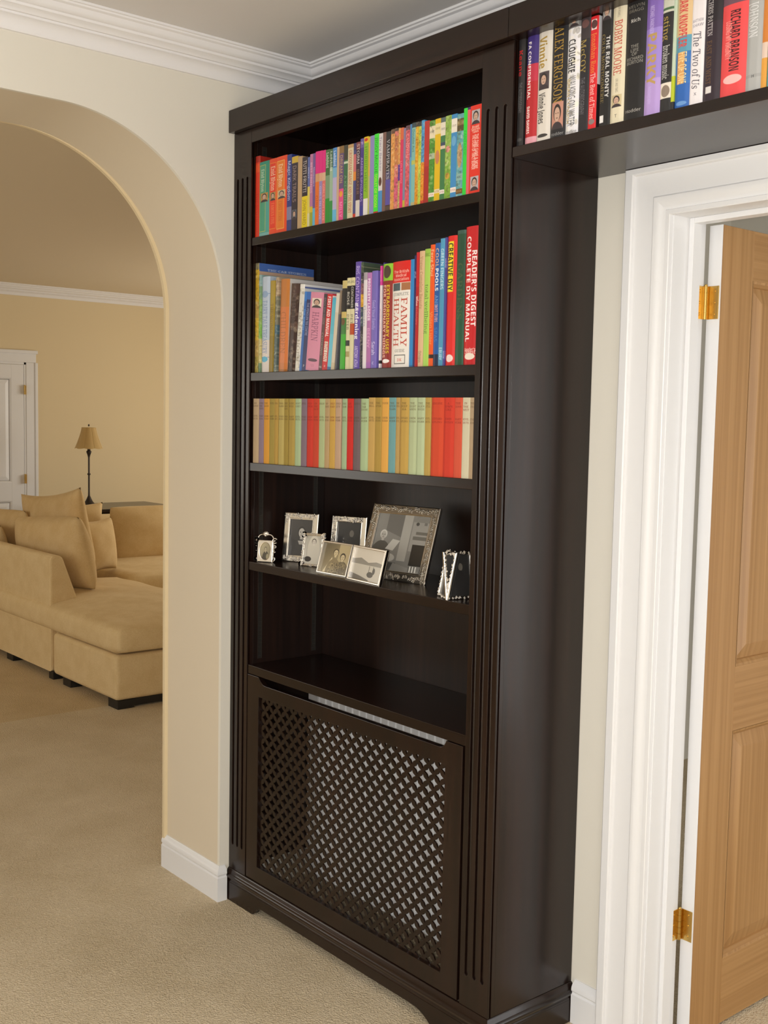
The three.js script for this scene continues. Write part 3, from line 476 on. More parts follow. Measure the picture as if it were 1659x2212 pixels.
["narrow dark blue book right of the sky blue one",828.3,6.5,279.5,"#2a2c60","t.05-.3:#c8c8e0:ATLAS","d=.19"],
["narrow crimson book left of the beige one",837.3,10.6,286.2,"#b01a22","b0-.3:#c02028 t.25-.6:#f0d8d0:Wine:bold t.4-.7:#d87a78:dictionary","d=.19"],
["beige book with brown serif lettering",852.6,19.2,288.1,"#d8b48c","t.05-.5:#a07a50:Vogue Complete Beauty:serif t.86-.96:#6a5a48:Octopus:serif","d=.19"],
["lime green book with dark green lower-case lettering",873.0,20.8,291.0,"#a8d05a","b0-.07:#98c04a h.05:#5a7a2a:BBC t.3-.72:#5a7a34:total wellbeing:serif","d=.19"],
["orange book left of the royal blue one",892.0,16.4,299.4,"#e85a1f","t.04-.26:#f8d0a8:Feng Shui t.55-.82:#f49a5a:Vivien Lister b.9-.93:#2a2020","d=.19"],
["royal blue book with bold white capitals about pools",909.9,18.6,301.4,"#2058a0","t.04-.2:#c8a89a:COOL:bold t.19-.4:#f0f4f8:POOLS:bold t.42-.52:#7aa0d0:AND t.5-.64:#d8a0a8:HOT TUBS:bold t.68-.8:#4a80c0:SPAS b.9-1:#182a4a","d=.2"],
["light steel blue book right of the royal blue one",928.1,17.1,310.5,"#4f9cc4","b.3-1:#4a94b8 t.08-.4:#d8ecf4:GREEN FINGERS t.85-.95:#d0e4ec:EBURY","d=.2"],
["narrow indigo book left of the red creative one",940.7,7.4,311.4,"#4a4890","t.1-.3:#c8c8e4:HOUSE t.85-.97:#c8c8e4:BOOK","d=.2"],
["red book with a yellow title box and black capitals",961.1,32.5,313.5,"#d82420","r.08-.72-.045-.43:#f0dc28:none t.055-.42:#3a3418:CREATIVE DIY:bold:-.1 o.91-.97:#f0d8d0","d=.21"],
["dark green book between the two red do-it-yourself ones",992.6,29.7,323.1,"#1f4a34","b0-.03:#3a5a50 b.6-1:#1f5038 t.2-.7:#4a5a38:GARDENS:serif","d=.21"],
["thick red manual with two lines of white capitals, right end of second shelf",1031.1,46.6,328.1,"#c81a22","t.17-.72:#f8f0ec:READER'S DIGEST:bold:.2 t.07-.83:#f8f0ec:COMPLETE DIY MANUAL:bold:-.2 h.885:#f4e8dc:Reader's h.905:#f4e8dc:Digest o.91-.96:#f0e0d0","d=.21"],
]},
{shelf:"C",y:1.4018,z:-0.008,books:[
["beige cloth-bound volume at the left end of the third shelf",116.6,32.7,194.2,"#b49c7c","h0.075:#4a3a24:NO:serif h0.115:#4a3a24:HIGHWAY:serif h.27:#4a3a24:NEVIL:serif h.31:#4a3a24:SHUTE:serif","hb"],
["grey-mauve cloth volume second from left on the third shelf",146.4,26.1,194.1,"#8a7886","h0.075:#4a3a24:ROUND:serif h0.115:#4a3a24:THE:serif h0.155:#4a3a24:BEND:serif h.27:#4a3a24:RUDYARD:serif h.31:#4a3a24:KIPLING:serif","hb"],
["amber orange cloth volume right of the grey-mauve one near the left end",174.4,29.0,194.0,"#d0963c","h0.075:#4a3a24:THE:serif h0.115:#4a3a24:RAINBOW:serif h.27:#4a3a24:JOHN:serif h.31:#4a3a24:BUCHAN:serif","hb"],
["olive cloth volume right of the amber orange one near the left end",203.1,27.5,194.0,"#a08c46","h0.075:#4a3a24:TRUSTEE:serif h.27:#4a3a24:MARY:serif h.31:#4a3a24:WEBB:serif","hb"],
["narrow tan-gold cloth volume between the olive and the khaki ones",226.8,19.3,193.9,"#b09048","h0.075:#4a3a24:PASTORAL:serif h.27:#4a3a24:NEVIL:serif h.31:#4a3a24:SHUTE:serif","hb"],
["khaki cloth volume right of the narrow tan-gold one",252.0,30.3,193.8,"#b4a260","h0.075:#4a3a24:CORAL:serif h0.115:#4a3a24:ISLAND:serif h.27:#4a3a24:RUDYARD:serif h.31:#4a3a24:KIPLING:serif","hb"],
["narrow dark olive cloth volume right of the khaki one",278.0,20.7,193.8,"#9c8640","h0.075:#4a3a24:THE:serif h0.115:#4a3a24:BREAKING:serif h0.155:#4a3a24:WAVE:serif h.27:#4a3a24:JOHN:serif h.31:#4a3a24:BUCHAN:serif","hb"],
["old gold cloth volume just left of the first sage green one",304.9,32.2,193.7,"#a8904a","h0.075:#4a3a24:SLIDE:serif h0.115:#4a3a24:RULE:serif h.27:#4a3a24:MARY:serif h.31:#4a3a24:WEBB:serif","hb"],
["sage green cloth volume just left of the dusky mauve one",336.5,30.3,193.6,"#a4b68e","h0.075:#4a3a24:MOST:serif h0.115:#4a3a24:SECRET:serif h.27:#4a3a24:NEVIL:serif h.31:#4a3a24:SHUTE:serif","hb"],
["dusky mauve cloth volume just left of the two red ones",365.7,27.3,193.6,"#7e6c78","h0.075:#4a3a24:LANDFALL:serif h.27:#4a3a24:RUDYARD:serif h.31:#4a3a24:KIPLING:serif","hb"],
["brick red cloth volume, left one of the two side by side",395.3,31.2,193.5,"#c23a2c","h0.075:#7a2018:PIED:serif h0.115:#7a2018:PIPER:serif h.27:#7a2018:JOHN:serif h.31:#7a2018:BUCHAN:serif","hb"],
["orange-red cloth volume, right one of the two side by side",424.5,26.5,193.4,"#c0452f","h0.075:#7a2018:ON:serif h0.115:#7a2018:THE:serif h0.155:#7a2018:BEACH:serif h.27:#7a2018:MARY:serif h.31:#7a2018:WEBB:serif","hb"],
["pale lime cloth volume just right of the two red ones",451.9,27.5,193.4,"#a9b486","h0.075:#4a3a24:MARAZAN:serif h.27:#4a3a24:NEVIL:serif h.31:#4a3a24:SHUTE:serif","hb"],
["tan cloth volume between the pale lime and the ochre ones",476.7,21.3,193.3,"#b0956c","h0.075:#4a3a24:SO:serif h0.115:#4a3a24:DISDAINED:serif h.27:#4a3a24:RUDYARD:serif h.31:#4a3a24:KIPLING:serif","hb"],
["ochre cloth volume just left of the pinkish buff one",500.4,25.2,193.2,"#c09a4c","h0.075:#6a2018:LONELY:serif h0.115:#6a2018:ROAD:serif h.27:#6a2018:JOHN:serif h.31:#6a2018:BUCHAN:serif","hb"],
["pinkish buff cloth volume right of the ochre one",526.6,26.6,193.2,"#b89a80","h0.075:#4a3a24:RUINED:serif h0.115:#4a3a24:CITY:serif h.27:#4a3a24:MARY:serif h.31:#4a3a24:WEBB:serif","hb"],
["soft green cloth volume just left of the single scarlet one",555.9,21.1,193.1,"#9cb08a","h0.075:#4a3a24:THE:serif h0.115:#4a3a24:DAM:serif h.27:#4a3a24:NEVIL:serif h.31:#4a3a24:SHUTE:serif","hb"],
["single narrow scarlet cloth volume in the middle of the third shelf",580.2,26.8,193.1,"#c62e26","h0.075:#7a2018:AN:serif h0.115:#7a2018:OLD:serif h.27:#7a2018:RUDYARD:serif h.31:#7a2018:KIPLING:serif","hb"],
["dark grey-brown cloth volume right of the scarlet one",609.2,30.3,193.0,"#6c5c5e","h0.075:#4a3a24:REQUIEM:serif h.27:#4a3a24:JOHN:serif h.31:#4a3a24:BUCHAN:serif","hb"],
["wide sage green cloth volume right of the grey-brown one",641.5,33.5,192.9,"#a3b68c","h0.075:#4a3a24:THE:serif h0.115:#4a3a24:FAR:serif h0.155:#4a3a24:COUNTRY:serif h.27:#4a3a24:MARY:serif h.31:#4a3a24:WEBB:serif","hb"],
["gold-tan cloth volume right of the wide sage green one",672.5,27.5,195.6,"#bd9a58","h0.075:#4a3a24:THE:serif h0.115:#4a3a24:HILL:serif h.27:#4a3a24:NEVIL:serif h.31:#4a3a24:SHUTE:serif","hb"],
["dull gold cloth volume left of the light orange one",700.2,27.1,195.5,"#a88a42","h0.075:#4a3a24:THE:serif h0.115:#4a3a24:RIVER:serif h.27:#4a3a24:RUDYARD:serif h.31:#4a3a24:KIPLING:serif","hb"],
["light orange cloth volume left of the blue one",728.3,28.3,195.4,"#d6a04c","h0.075:#4a3a24:TOOLROOM:serif h.27:#4a3a24:JOHN:serif h.31:#4a3a24:BUCHAN:serif","hb"],
["teal blue cloth volume, the only blue one of the third shelf",757.7,29.8,195.3,"#6c9a9c","h0.075:#4a3a24:THE:serif h0.115:#4a3a24:SEVEN:serif h0.155:#4a3a24:PILLARS:serif h.27:#4a3a24:MARY:serif h.31:#4a3a24:WEBB:serif","hb"],
["very narrow tan cloth volume right of the teal blue one",780.6,15.1,195.2,"#b09258","h0.075:#4a3a24:THE:serif h0.115:#4a3a24:WIND:serif h.27:#4a3a24:NEVIL:serif h.31:#4a3a24:SHUTE:serif","hb"],
["wide golden cloth volume left of the two pale green ones",805.2,33.3,195.2,"#b8964c","h0.075:#4a3a24:THE:serif h0.115:#4a3a24:DEEP:serif h0.155:#4a3a24:SEA:serif h.27:#4a3a24:RUDYARD:serif h.31:#4a3a24:KIPLING:serif","hb"],
["pale green cloth volume, left one of the two side by side",837.4,30.3,195.1,"#acb68e","h0.075:#4a3a24:THE:serif h0.115:#4a3a24:DESERT:serif h0.155:#4a3a24:SANDS:serif h.27:#4a3a24:JOHN:serif h.31:#4a3a24:BUCHAN:serif","hb"],
["pale green cloth volume, right one of the two side by side",868.6,31.3,195.0,"#aebb94","h0.075:#4a3a24:THE:serif h0.115:#4a3a24:GOLDEN:serif h0.155:#4a3a24:BOUGH:serif h.27:#4a3a24:MARY:serif h.31:#4a3a24:WEBB:serif","hb"],
["olive gold cloth volume just left of the thick red ones",895.5,21.8,194.9,"#b0944e","h0.075:#4a3a24:THE:serif h0.115:#4a3a24:LITTLE:serif h.27:#4a3a24:NEVIL:serif h.31:#4a3a24:SHUTE:serif","hb"],
["thickest red cloth volume, first of the three at the right",929.1,44.6,194.8,"#c8482c","h0.075:#7a2018:GERALDINE:serif h.27:#7a2018:RUDYARD:serif h.31:#7a2018:KIPLING:serif","hb"],
["red cloth volume in the middle of the three at the right",971.4,39.3,194.7,"#c63c2a","h0.075:#7a2018:A:serif h0.115:#7a2018:TOWN:serif h0.155:#7a2018:LIKE:serif h.27:#7a2018:JOHN:serif h.31:#7a2018:BUCHAN:serif","hb"],
["coral red cloth volume, last of the three at the right",1005.1,27.3,194.5,"#c9523a","h0.075:#7a2018:THE:serif h0.115:#7a2018:CROWN:serif h.27:#7a2018:MARY:serif h.31:#7a2018:WEBB:serif","hb"],
["cream cloth volume second from the right end of third shelf",1032.4,26.4,194.5,"#c8c0a4","h0.075:#6a2018:IN:serif h0.115:#6a2018:THE:serif h0.155:#6a2018:WET:serif h.27:#6a2018:NEVIL:serif h.31:#6a2018:SHUTE:serif","hb"],
["buff cloth volume at the right end of the third shelf",1054.7,17.6,194.4,"#ad9678","h0.075:#4a3a24:THE:serif h0.115:#4a3a24:OTHER:serif h.27:#4a3a24:RUDYARD:serif h.31:#4a3a24:KIPLING:serif","hb"],
]},
{shelf:"O",y:2.1599,z:-0.012,books:[
["black hardback with small red lettering, left end of the overhead shelf",1180.4,19.7,252.7,"#2b2a2c","t.14-.4:#c02426:Keane:bold:-.1 t.44-.7:#7a7a7a:THE AUTOBIOGRAPHY:sans:-.1 o.92-.95:#4a4a4a","d=.16"],
["hardback with a purple top, red spine and bold white capitals",1211.8,33.3,250.4,"#b8242c","b0-.3:#3e2e78 b.3-.45:#c03048 t.1-.6:#f4eee8:FA CONFIDENTIAL:bold:-.18 t.66-.9:#f4eee8:DAVID DAVIES:bold:-.2 b.93-.985:#e0a0ac b.985-1:#e05a2a","d=.16"],
["white hardback with gold lettering above a photo of a man",1249.0,40.2,250.9,"#ddd6cc","t.1-.37:#a8883a:Vinnie:bold:-.1 p.4-.55:#4a4044 t.58-.84:#3a3634:Vinnie Jones:bold:-.1 o.93-.96:#3a3634","d=.16"],
["black hardback with gold capitals over a ruddy face photo",1291.5,44.1,250.6,"#1c1c20","t.06-.7:#b8923a:ALEX FERGUSON:serif:0 p.69-.92:#c08a78 b.92-1:#1c1c20 h.96:#a8a8a8:Hodder","d=.16"],
["white hardback with a grey photo top and tall black capitals",1331.8,35.7,251.4,"#e8e6ea","b0-.11:#6a6868 v p.0-.1:#8a8a88 t.2-.48:#2a2a2c:CLOUGHIE:bold:-.1 t.51-.92:#4a4a4e:WALKING ON WATER:sans:0 t.52-.9:#c8ae6a:BRIAN CLOUGH:sans:-.3 h.97:#5a5a5a:Headline","d=.16"],
["near-black hardback with gold lettering left of the slim red one",1363.5,26.9,247.5,"#26242a","b0-.22:#3a3236 o.06-.13:#6a4a48 t.22-.5:#b0984a:McCOY:serif:-.12 t.54-.85:#7a7a80:THE AUTOBIOGRAPHY:sans:-.12","d=.16"],
["slim red hardback with script lettering and a tiny portrait",1388.2,21.6,234.0,"#d8222a","r.15-.8-.03-.12:#e8dcd8:none o.035-.11:#5a3a3a t.15-.5:#e0983a:Jonathan Ross:serif t.5-.9:#f4d0c8:The Best of Times:serif o.9-.95:#8a7a78","d=.155 side=b0-.6:#e8e6ea|b.6-1:#2a2628"],
["black hardback with a grey face at its top and two title lines",1420.9,29.0,250.1,"#1a1a1c","p.01-.13:#a8a4a0 t.24-.8:#9a8444:COLIN MONTGOMERIE:serif:-.22 t.24-.78:#d8d6d4:THE REAL MONTY:bold:.2 r.1-.5-.9-.96:#e8e6e4:none","d=.16"],
["cream hardback with tall narrow red capitals",1453.1,34.7,249.9,"#ded4b8","t.05-.14:#8a8070:JEFF POWELL:sans:0 t.16-.6:#b8382a:BOBBY MOORE:serif:0 t.63-.74:#8a8070:LIFE AND TIMES:sans:0 p.76-.86:#c8b890 h.93:#5a5448:T","d=.16"],
["widest black hardback with a big white script word",1496.2,50.6,254.5,"#17171a","h.11:#8a8478:MELVYN h.145:#8a8478:BRAGG h.22:#e8e4dc:Rich:serif h.42:#a8a49a:THE h.45:#a8a49a:LIFE h.48:#a8a49a:OF h.515:#a8a49a:RICHARD h.545:#a8a49a:BURTON h.92:#c0bcb4:Hodder","d=.165"],
["lilac purple hardback with large gold capitals",1541.6,39.5,245.2,"#9c84d0","b0-.3:#8468b8 b.7-1:#b498d4 t.12-.35:#c0b0e0:MICHAEL PARKINSON:sans:-.1 t.33-.75:#b8965a:PARKY:bold:-.05 t.76-.9:#c0a8e0:Autobiography:sans:-.1","d=.16"],
["black hardback with gold and white lower-case lettering and a face sketch",1575.3,27.0,233.0,"#242426","b0-.17:#c8c8b8 b.13-.15:#4a6a4a t.2-.4:#b89a4a:sting:serif:-.1 t.44-.72:#d8d6d0:broken music:serif:-.05 r.0-.95-.75-.88:#e4dacc:none o.77-.87:#8a7a6c","d=.16"],
["thin pale green book with a yellow-green lower half",1592.9,7.3,223.4,"#b8c840","b0-.7:#c0d0b8 b.7-.92:#b8c42a b.92-1:#2a2a2a","d=.15"],
["blue hardback with a sand-coloured top and red condensed capitals",1613.7,33.7,217.7,"#2f6cb4","b0-.38:#d8b888 b.36-.5:#5a98b0 t.0-.46:#d04a48:MARK KNOPFLER:bold:-.05 r.15-.65-.5-.78:#d8a060:none t.5-.78:#f0d8a0:FIVE OF ONE:sans:0 b.78-1:#2a62b0 o.93-.97:#6a98d0","d=.16"],
["white hardback with thin handwritten lettering",1646.0,30.0,219.8,"#e8e2e4","h.27:#8a8490:MATTHEW h.31:#8a8490:SHAW t.36-.85:#4a4650:The Two of Us:script:0 h.9:#4a4650:X","d=.16"],
["blackish plum hardback with spaced silver and bronze capitals",1680.3,37.9,213.5,"#2a1e2a","b0-.3:#1c161e t.1-.42:#d0ccc8:CHRIS PATTEN:serif:-.15 t.46-.84:#7a5a2c:EAST AND WEST:serif:-.15 r.2-.55-.86-.92:#d8d4d0:none","d=.16"],
["widest coral red hardback with bold dark capitals",1727.0,54.6,187.4,"#e04a4c","b0-.09:#6a4a58 t.15-.75:#3a1418:RICHARD BRANSON:bold:.05 t.25-.62:#f0a8a0:LOSING MY VIRGINITY:sans:-.2 o.78-.87:#f0b8b4","d=.16"],
["silver grey hardback right of the widest coral red one",1771.3,33.2,190.0,"#a8a8a6","t.15-.48:#d8d8d8:JOHNSON:serif:-.1 b.83-.86:#9c9c9a h.85:#2a2a2a:H","d=.16"],
["orange and cream hardback right of the silver grey one",1793.8,11.0,186.8,"#c87a32","b.55-.7:#d8c0b0 b.7-1:#d89a40","d=.16"],
["teal hardback cut off by the right edge of the photo",1811.4,23.5,184.7,"#5a9aa0","","d=.16"],
]},
];
const SHELF_WORDS = { A: 'books on the top shelf', B: 'books on the second shelf', C: 'cloth-bound volumes on the third shelf', O: 'books on the overhead shelf' };
const FONTS = { sans: (s) => s + 'px sans-serif', bold: (s) => 'bold ' + s + 'px sans-serif', serif: (s) => s + 'px serif', script: (s) => 'italic ' + s + 'px serif' };
function face(c, x, y, w, h, bg) {
  c.fillStyle = bg; c.fillRect(x, y, w, h);
  c.save(); c.beginPath(); c.rect(x, y, w, h); c.clip();
  c.fillStyle = '#2c2524'; c.beginPath(); c.ellipse(x + w * 0.5, y + h * 0.4, w * 0.33, h * 0.32, 0, 0, 7); c.fill();
  c.fillStyle = '#c9a590'; c.beginPath(); c.ellipse(x + w * 0.5, y + h * 0.46, w * 0.25, h * 0.27, 0, 0, 7); c.fill();
  c.fillStyle = '#3c3236'; c.beginPath(); c.ellipse(x + w * 0.5, y + h * 1.05, w * 0.5, h * 0.32, 0, 0, 7); c.fill();
  c.fillStyle = '#5a4038'; c.fillRect(x + w * 0.36, y + h * 0.4, w * 0.09, h * 0.03); c.fillRect(x + w * 0.55, y + h * 0.4, w * 0.09, h * 0.03); c.fillRect(x + w * 0.43, y + h * 0.58, w * 0.14, h * 0.03);
  c.restore();
}
function fitText(c, text, font, len, thick, fill) {   // draws text along +x, centred on the origin, filling len by thick
  const S = 60; c.font = FONTS[font ?? 'sans'](S); c.textAlign = 'center'; c.textBaseline = 'alphabetic'; c.fillStyle = fill;
  const wide = Math.max(1, c.measureText(text).width), capH = S * 0.72; let sx = len / wide, sy = thick / capH;
  sy = Math.min(sy, sx * 2.4); sx = Math.min(sx, sy * 1.25);
  c.save(); c.scale(sx, sy); c.fillText(text, 0, capH / 2); c.restore();
}
function printSpine(c, X, Y, w, h, base, ops) {
  c.fillStyle = base; c.fillRect(X, Y, w, h);
  for (const op of ops.split(/ (?=(?:[bthrop]-?\d*\.?\d|v(?: |$)))/)) {
    if (!op) continue;
    if (op[0] === 'v') { for (let i = 0; i < 90; i++) { c.fillStyle = `rgba(${rnd() < 0.5 ? '255,245,210' : '60,50,30'},${0.1 + rnd() * 0.16})`; c.beginPath(); c.ellipse(X + rnd() * w, Y + rnd() * h, w * (0.06 + rnd() * 0.16), h * (0.006 + rnd() * 0.02), rnd() * 3, 0, 7); c.fill(); } continue; }
    const f = op.slice(1).split(':'), nums = f[0].split('-').map(Number), k = op[0];
    if (k === 'b') { c.fillStyle = f[1]; c.fillRect(X, Y + nums[0] * h, w, (nums[1] - nums[0]) * h); }
    if (k === 'r') { const q = [X + nums[0] * w, Y + nums[2] * h, (nums[1] - nums[0]) * w, (nums[3] - nums[2]) * h]; if (f[1] !== 'none') { c.fillStyle = f[1]; c.fillRect(...q); } if (f[2] && f[2] !== 'none') { c.strokeStyle = f[2]; c.lineWidth = Math.max(1, w * 0.03); c.strokeRect(...q); } }
    if (k === 'o') { c.fillStyle = f[1]; c.beginPath(); c.ellipse(X + w / 2, Y + ((nums[0] + nums[1]) / 2) * h, w * 0.36, ((nums[1] - nums[0]) / 2) * h, 0, 0, 7); c.fill(); }
    if (k === 'p') face(c, X + w * 0.14, Y + nums[0] * h, w * 0.72, (nums[1] - nums[0]) * h, f[1]);
    if (k === 't') { const off = Number(f[4] ?? 0); c.save(); c.translate(X + w * (0.5 + off), Y + ((nums[0] + nums[1]) / 2) * h); c.rotate(Math.PI / 2); fitText(c, f[2], f[3], (nums[1] - nums[0]) * h, w * (Math.abs(off) > 0.12 ? 0.3 : 0.56), f[1]); c.restore(); }
    if (k === 'h') { c.save(); c.translate(X + w / 2, Y + nums[0] * h); fitText(c, f[2], f[3], w * 0.8, Math.min(h * 0.026, w * 0.55), f[1]); c.restore(); }
  }
}

for (const set of ROWS) {
  const PX = set.shelf === 'B' ? 1250 : 1600, AH = 640, canvas = document.createElement('canvas'); canvas.width = 2048; canvas.height = AH; const c = canvas.getContext('2d');
  c.fillStyle = '#888'; c.fillRect(0, 0, 2048, AH);
  let pen = 4; seed = 400 + set.shelf.charCodeAt(0);
  const cloth = set.shelf === 'C', tex = new THREE.CanvasTexture(canvas); tex.colorSpace = THREE.SRGBColorSpace; tex.magFilter = THREE.LinearFilter;
  const mat = new THREE.MeshPhysicalMaterial({ map: tex, roughness: cloth ? 0.95 : 0.4, clearcoat: cloth ? 0 : 0.15, clearcoatRoughness: 0.25 });
  for (const [label, xm, wm, hm, color, ops, extra] of set.books) {
    const ex = Object.fromEntries(extra.split(' ').filter((t) => t.includes('=')).map((t) => t.split(/=(.*)/s)));
    const w = wm / 1000, h = hm / 1000, d = Number(ex.d ?? (cloth ? 0.135 : 0.125)), hard = cloth || h > 0.23 || set.shelf === 'O';
    const pw = Math.max(6, Math.round(w * PX)), ph = Math.round(h * PX), sw = ex.side ? Math.round(d * 320) : 3;
    // print the spine, then the strip that colours the right-hand board
    c.save(); c.beginPath(); c.rect(pen, 0, pw, AH); c.clip(); printSpine(c, pen, 2, pw, ph, color, ops); c.restore();
    c.save(); c.beginPath(); c.rect(pen + pw, 0, sw + 2, AH); c.clip();
    if (ex.side) printSpine(c, pen + pw, 2, sw + 2, ph, color, ex.side.replaceAll('|', ' ')); else c.drawImage(canvas, pen + pw - 2, 0, 1, AH, pen + pw, 0, sw + 2, AH);
    if (ex.cover) { const [at, col, words] = ex.cover.split(':'); c.save(); c.translate(pen + pw + sw / 2, 2 + Number(at) * ph); fitText(c, words.replaceAll('_', ' '), 'serif', sw * 0.7, ph * 0.02, col); c.restore(); }
    c.restore();
    const u0 = (pen + 0.5) / 2048, u1 = (pen + pw - 0.5) / 2048, us = (pen + pw + 0.5) / 2048, ue = (pen + pw + sw - 0.5) / 2048, v0 = 1 - (2 + ph - 1) / AH, v1 = 1 - 3 / AH;
    pen += pw + sw + 5; if (pen > 2030) throw new Error('spine sheet full ' + set.shelf);
    const b = thing('book', label, 'book', [xm / 1000, set.y, set.z - Number(ex.set ?? 0)], SHELF_WORDS[set.shelf]);
    b.rotation.z = -THREE.MathUtils.degToRad(Number(ex.lean ?? 0));
    // cover: a folded sheet, rounded at the back for bound books
    const t = hard ? 0.0022 : 0.0005, cv = Math.min(hard ? w * 0.16 : 0.0012, 0.006), pos = [], uv = [], out = [], inn = [], half = w / 2;
    out.push([-half, -d, 0]); inn.push([-half + t, -d]);
    const N = 6; for (let i = 0; i <= N; i++) { const a = -1 + (2 * i) / N, z = -cv + cv * Math.sqrt(Math.max(0, 1 - a * a * 0.96)) ; out.push([half * a, z, (a + 1) / 2]); inn.push([(half - t) * a, z - t]); }
    out.push([half, -d, 2]); inn.push([half - t, -d]);
    const U = (k, right) => (right ? (k === 2 ? ue : us) : u0 + (u1 - u0) * Math.min(1, k));
    const quad = (a, bq, y0, y1, ua, ub) => { pos.push(a[0], y0, a[1], bq[0], y0, bq[1], bq[0], y1, bq[1], a[0], y0, a[1], bq[0], y1, bq[1], a[0], y1, a[1]); uv.push(ua, v0, ub, v0, ub, v1, ua, v0, ub, v1, ua, v1); };
    for (let i = 0; i < out.length - 1; i++) {
      const right = i === out.length - 2;
      quad(out[i], out[i + 1], 0, h, U(out[i][2], right), U(out[i + 1][2], right)); quad(inn[i + 1], inn[i], 0, h, u0, u0);
      for (const [y, v] of [[0, v0], [h, v1]]) { const P = [out[i], out[i + 1], inn[i + 1], inn[i]]; for (const k of y ? [0, 1, 2, 0, 2, 3] : [0, 2, 1, 0, 3, 2]) { pos.push(P[k][0], y, P[k][1]); uv.push((k === 0 || k === 3) ? U(out[i][2], right) : U(out[i + 1][2], right), v); } }
    }
    const g = new THREE.BufferGeometry(); g.setAttribute('position', new THREE.Float32BufferAttribute(pos, 3)); g.setAttribute('uv', new THREE.Float32BufferAttribute(uv, 2)); g.computeVertexNormals();
    part('cover', toCreasedNormals(g, 0.5), mat, b);
    const e = hard ? 0.003 : 0.0006;
    part('pages', box(-half + t + 0.0002, half - t - 0.0002, e, h - e, -d + (hard ? 0.004 : 0.0008), -cv - t - 0.0003), M.pages, b);
  }
}

// ---------------------------------------------------------------- photographs in frames on the fourth shelf
function photo(draw, w = 256, h = 256) {
  const cv = document.createElement('canvas'); cv.width = w; cv.height = h; const c = cv.getContext('2d'); draw(c, w, h);
  const t = new THREE.CanvasTexture(cv); t.colorSpace = THREE.SRGBColorSpace; t.magFilter = THREE.LinearFilter;
  return new THREE.MeshPhysicalMaterial({ map: t, roughness: 0.45, clearcoat: 0.5, clearcoatRoughness: 0.08 });
}
const el = (c, x, y, rx, ry, f, r = 0) => { c.fillStyle = f; c.beginPath(); c.ellipse(x, y, rx, ry, r, 0, 7); c.fill(); };
const poly = (c, f, ...p) => { c.fillStyle = f; c.beginPath(); for (let i = 0; i < p.length; i += 2) c.lineTo(p[i], p[i + 1]); c.fill(); };
const soft = (c, w, h, a, b) => { const g = c.createLinearGradient(0, 0, w, h); g.addColorStop(0, a); g.addColorStop(1, b); c.fillStyle = g; c.fillRect(0, 0, w, h); };
function head(c, x, y, s, skin, hair, long) {   // a small portrait head with hair, eyes, nose and mouth
  el(c, x, y - s * 0.12, s * 0.82, s * (long ? 1.12 : 0.98), hair); el(c, x, y + s * 0.08, s * 0.62, s * 0.86, skin); c.fillStyle = skin; c.fillRect(x - s * 0.28, y + s * 0.6, s * 0.56, s * 0.7);
  for (const k of [-1, 1]) { el(c, x + k * s * 0.26, y, s * 0.11, s * 0.05, '#3a332e'); c.fillStyle = '#4a423a'; c.fillRect(x + k * s * 0.26 - s * 0.15, y - s * 0.17, s * 0.3, s * 0.05); }
  c.fillStyle = 'rgba(60,50,40,.4)'; c.fillRect(x - s * 0.04, y + s * 0.05, s * 0.1, s * 0.28); el(c, x, y + s * 0.52, s * 0.2, s * 0.05, '#5a4840');
}
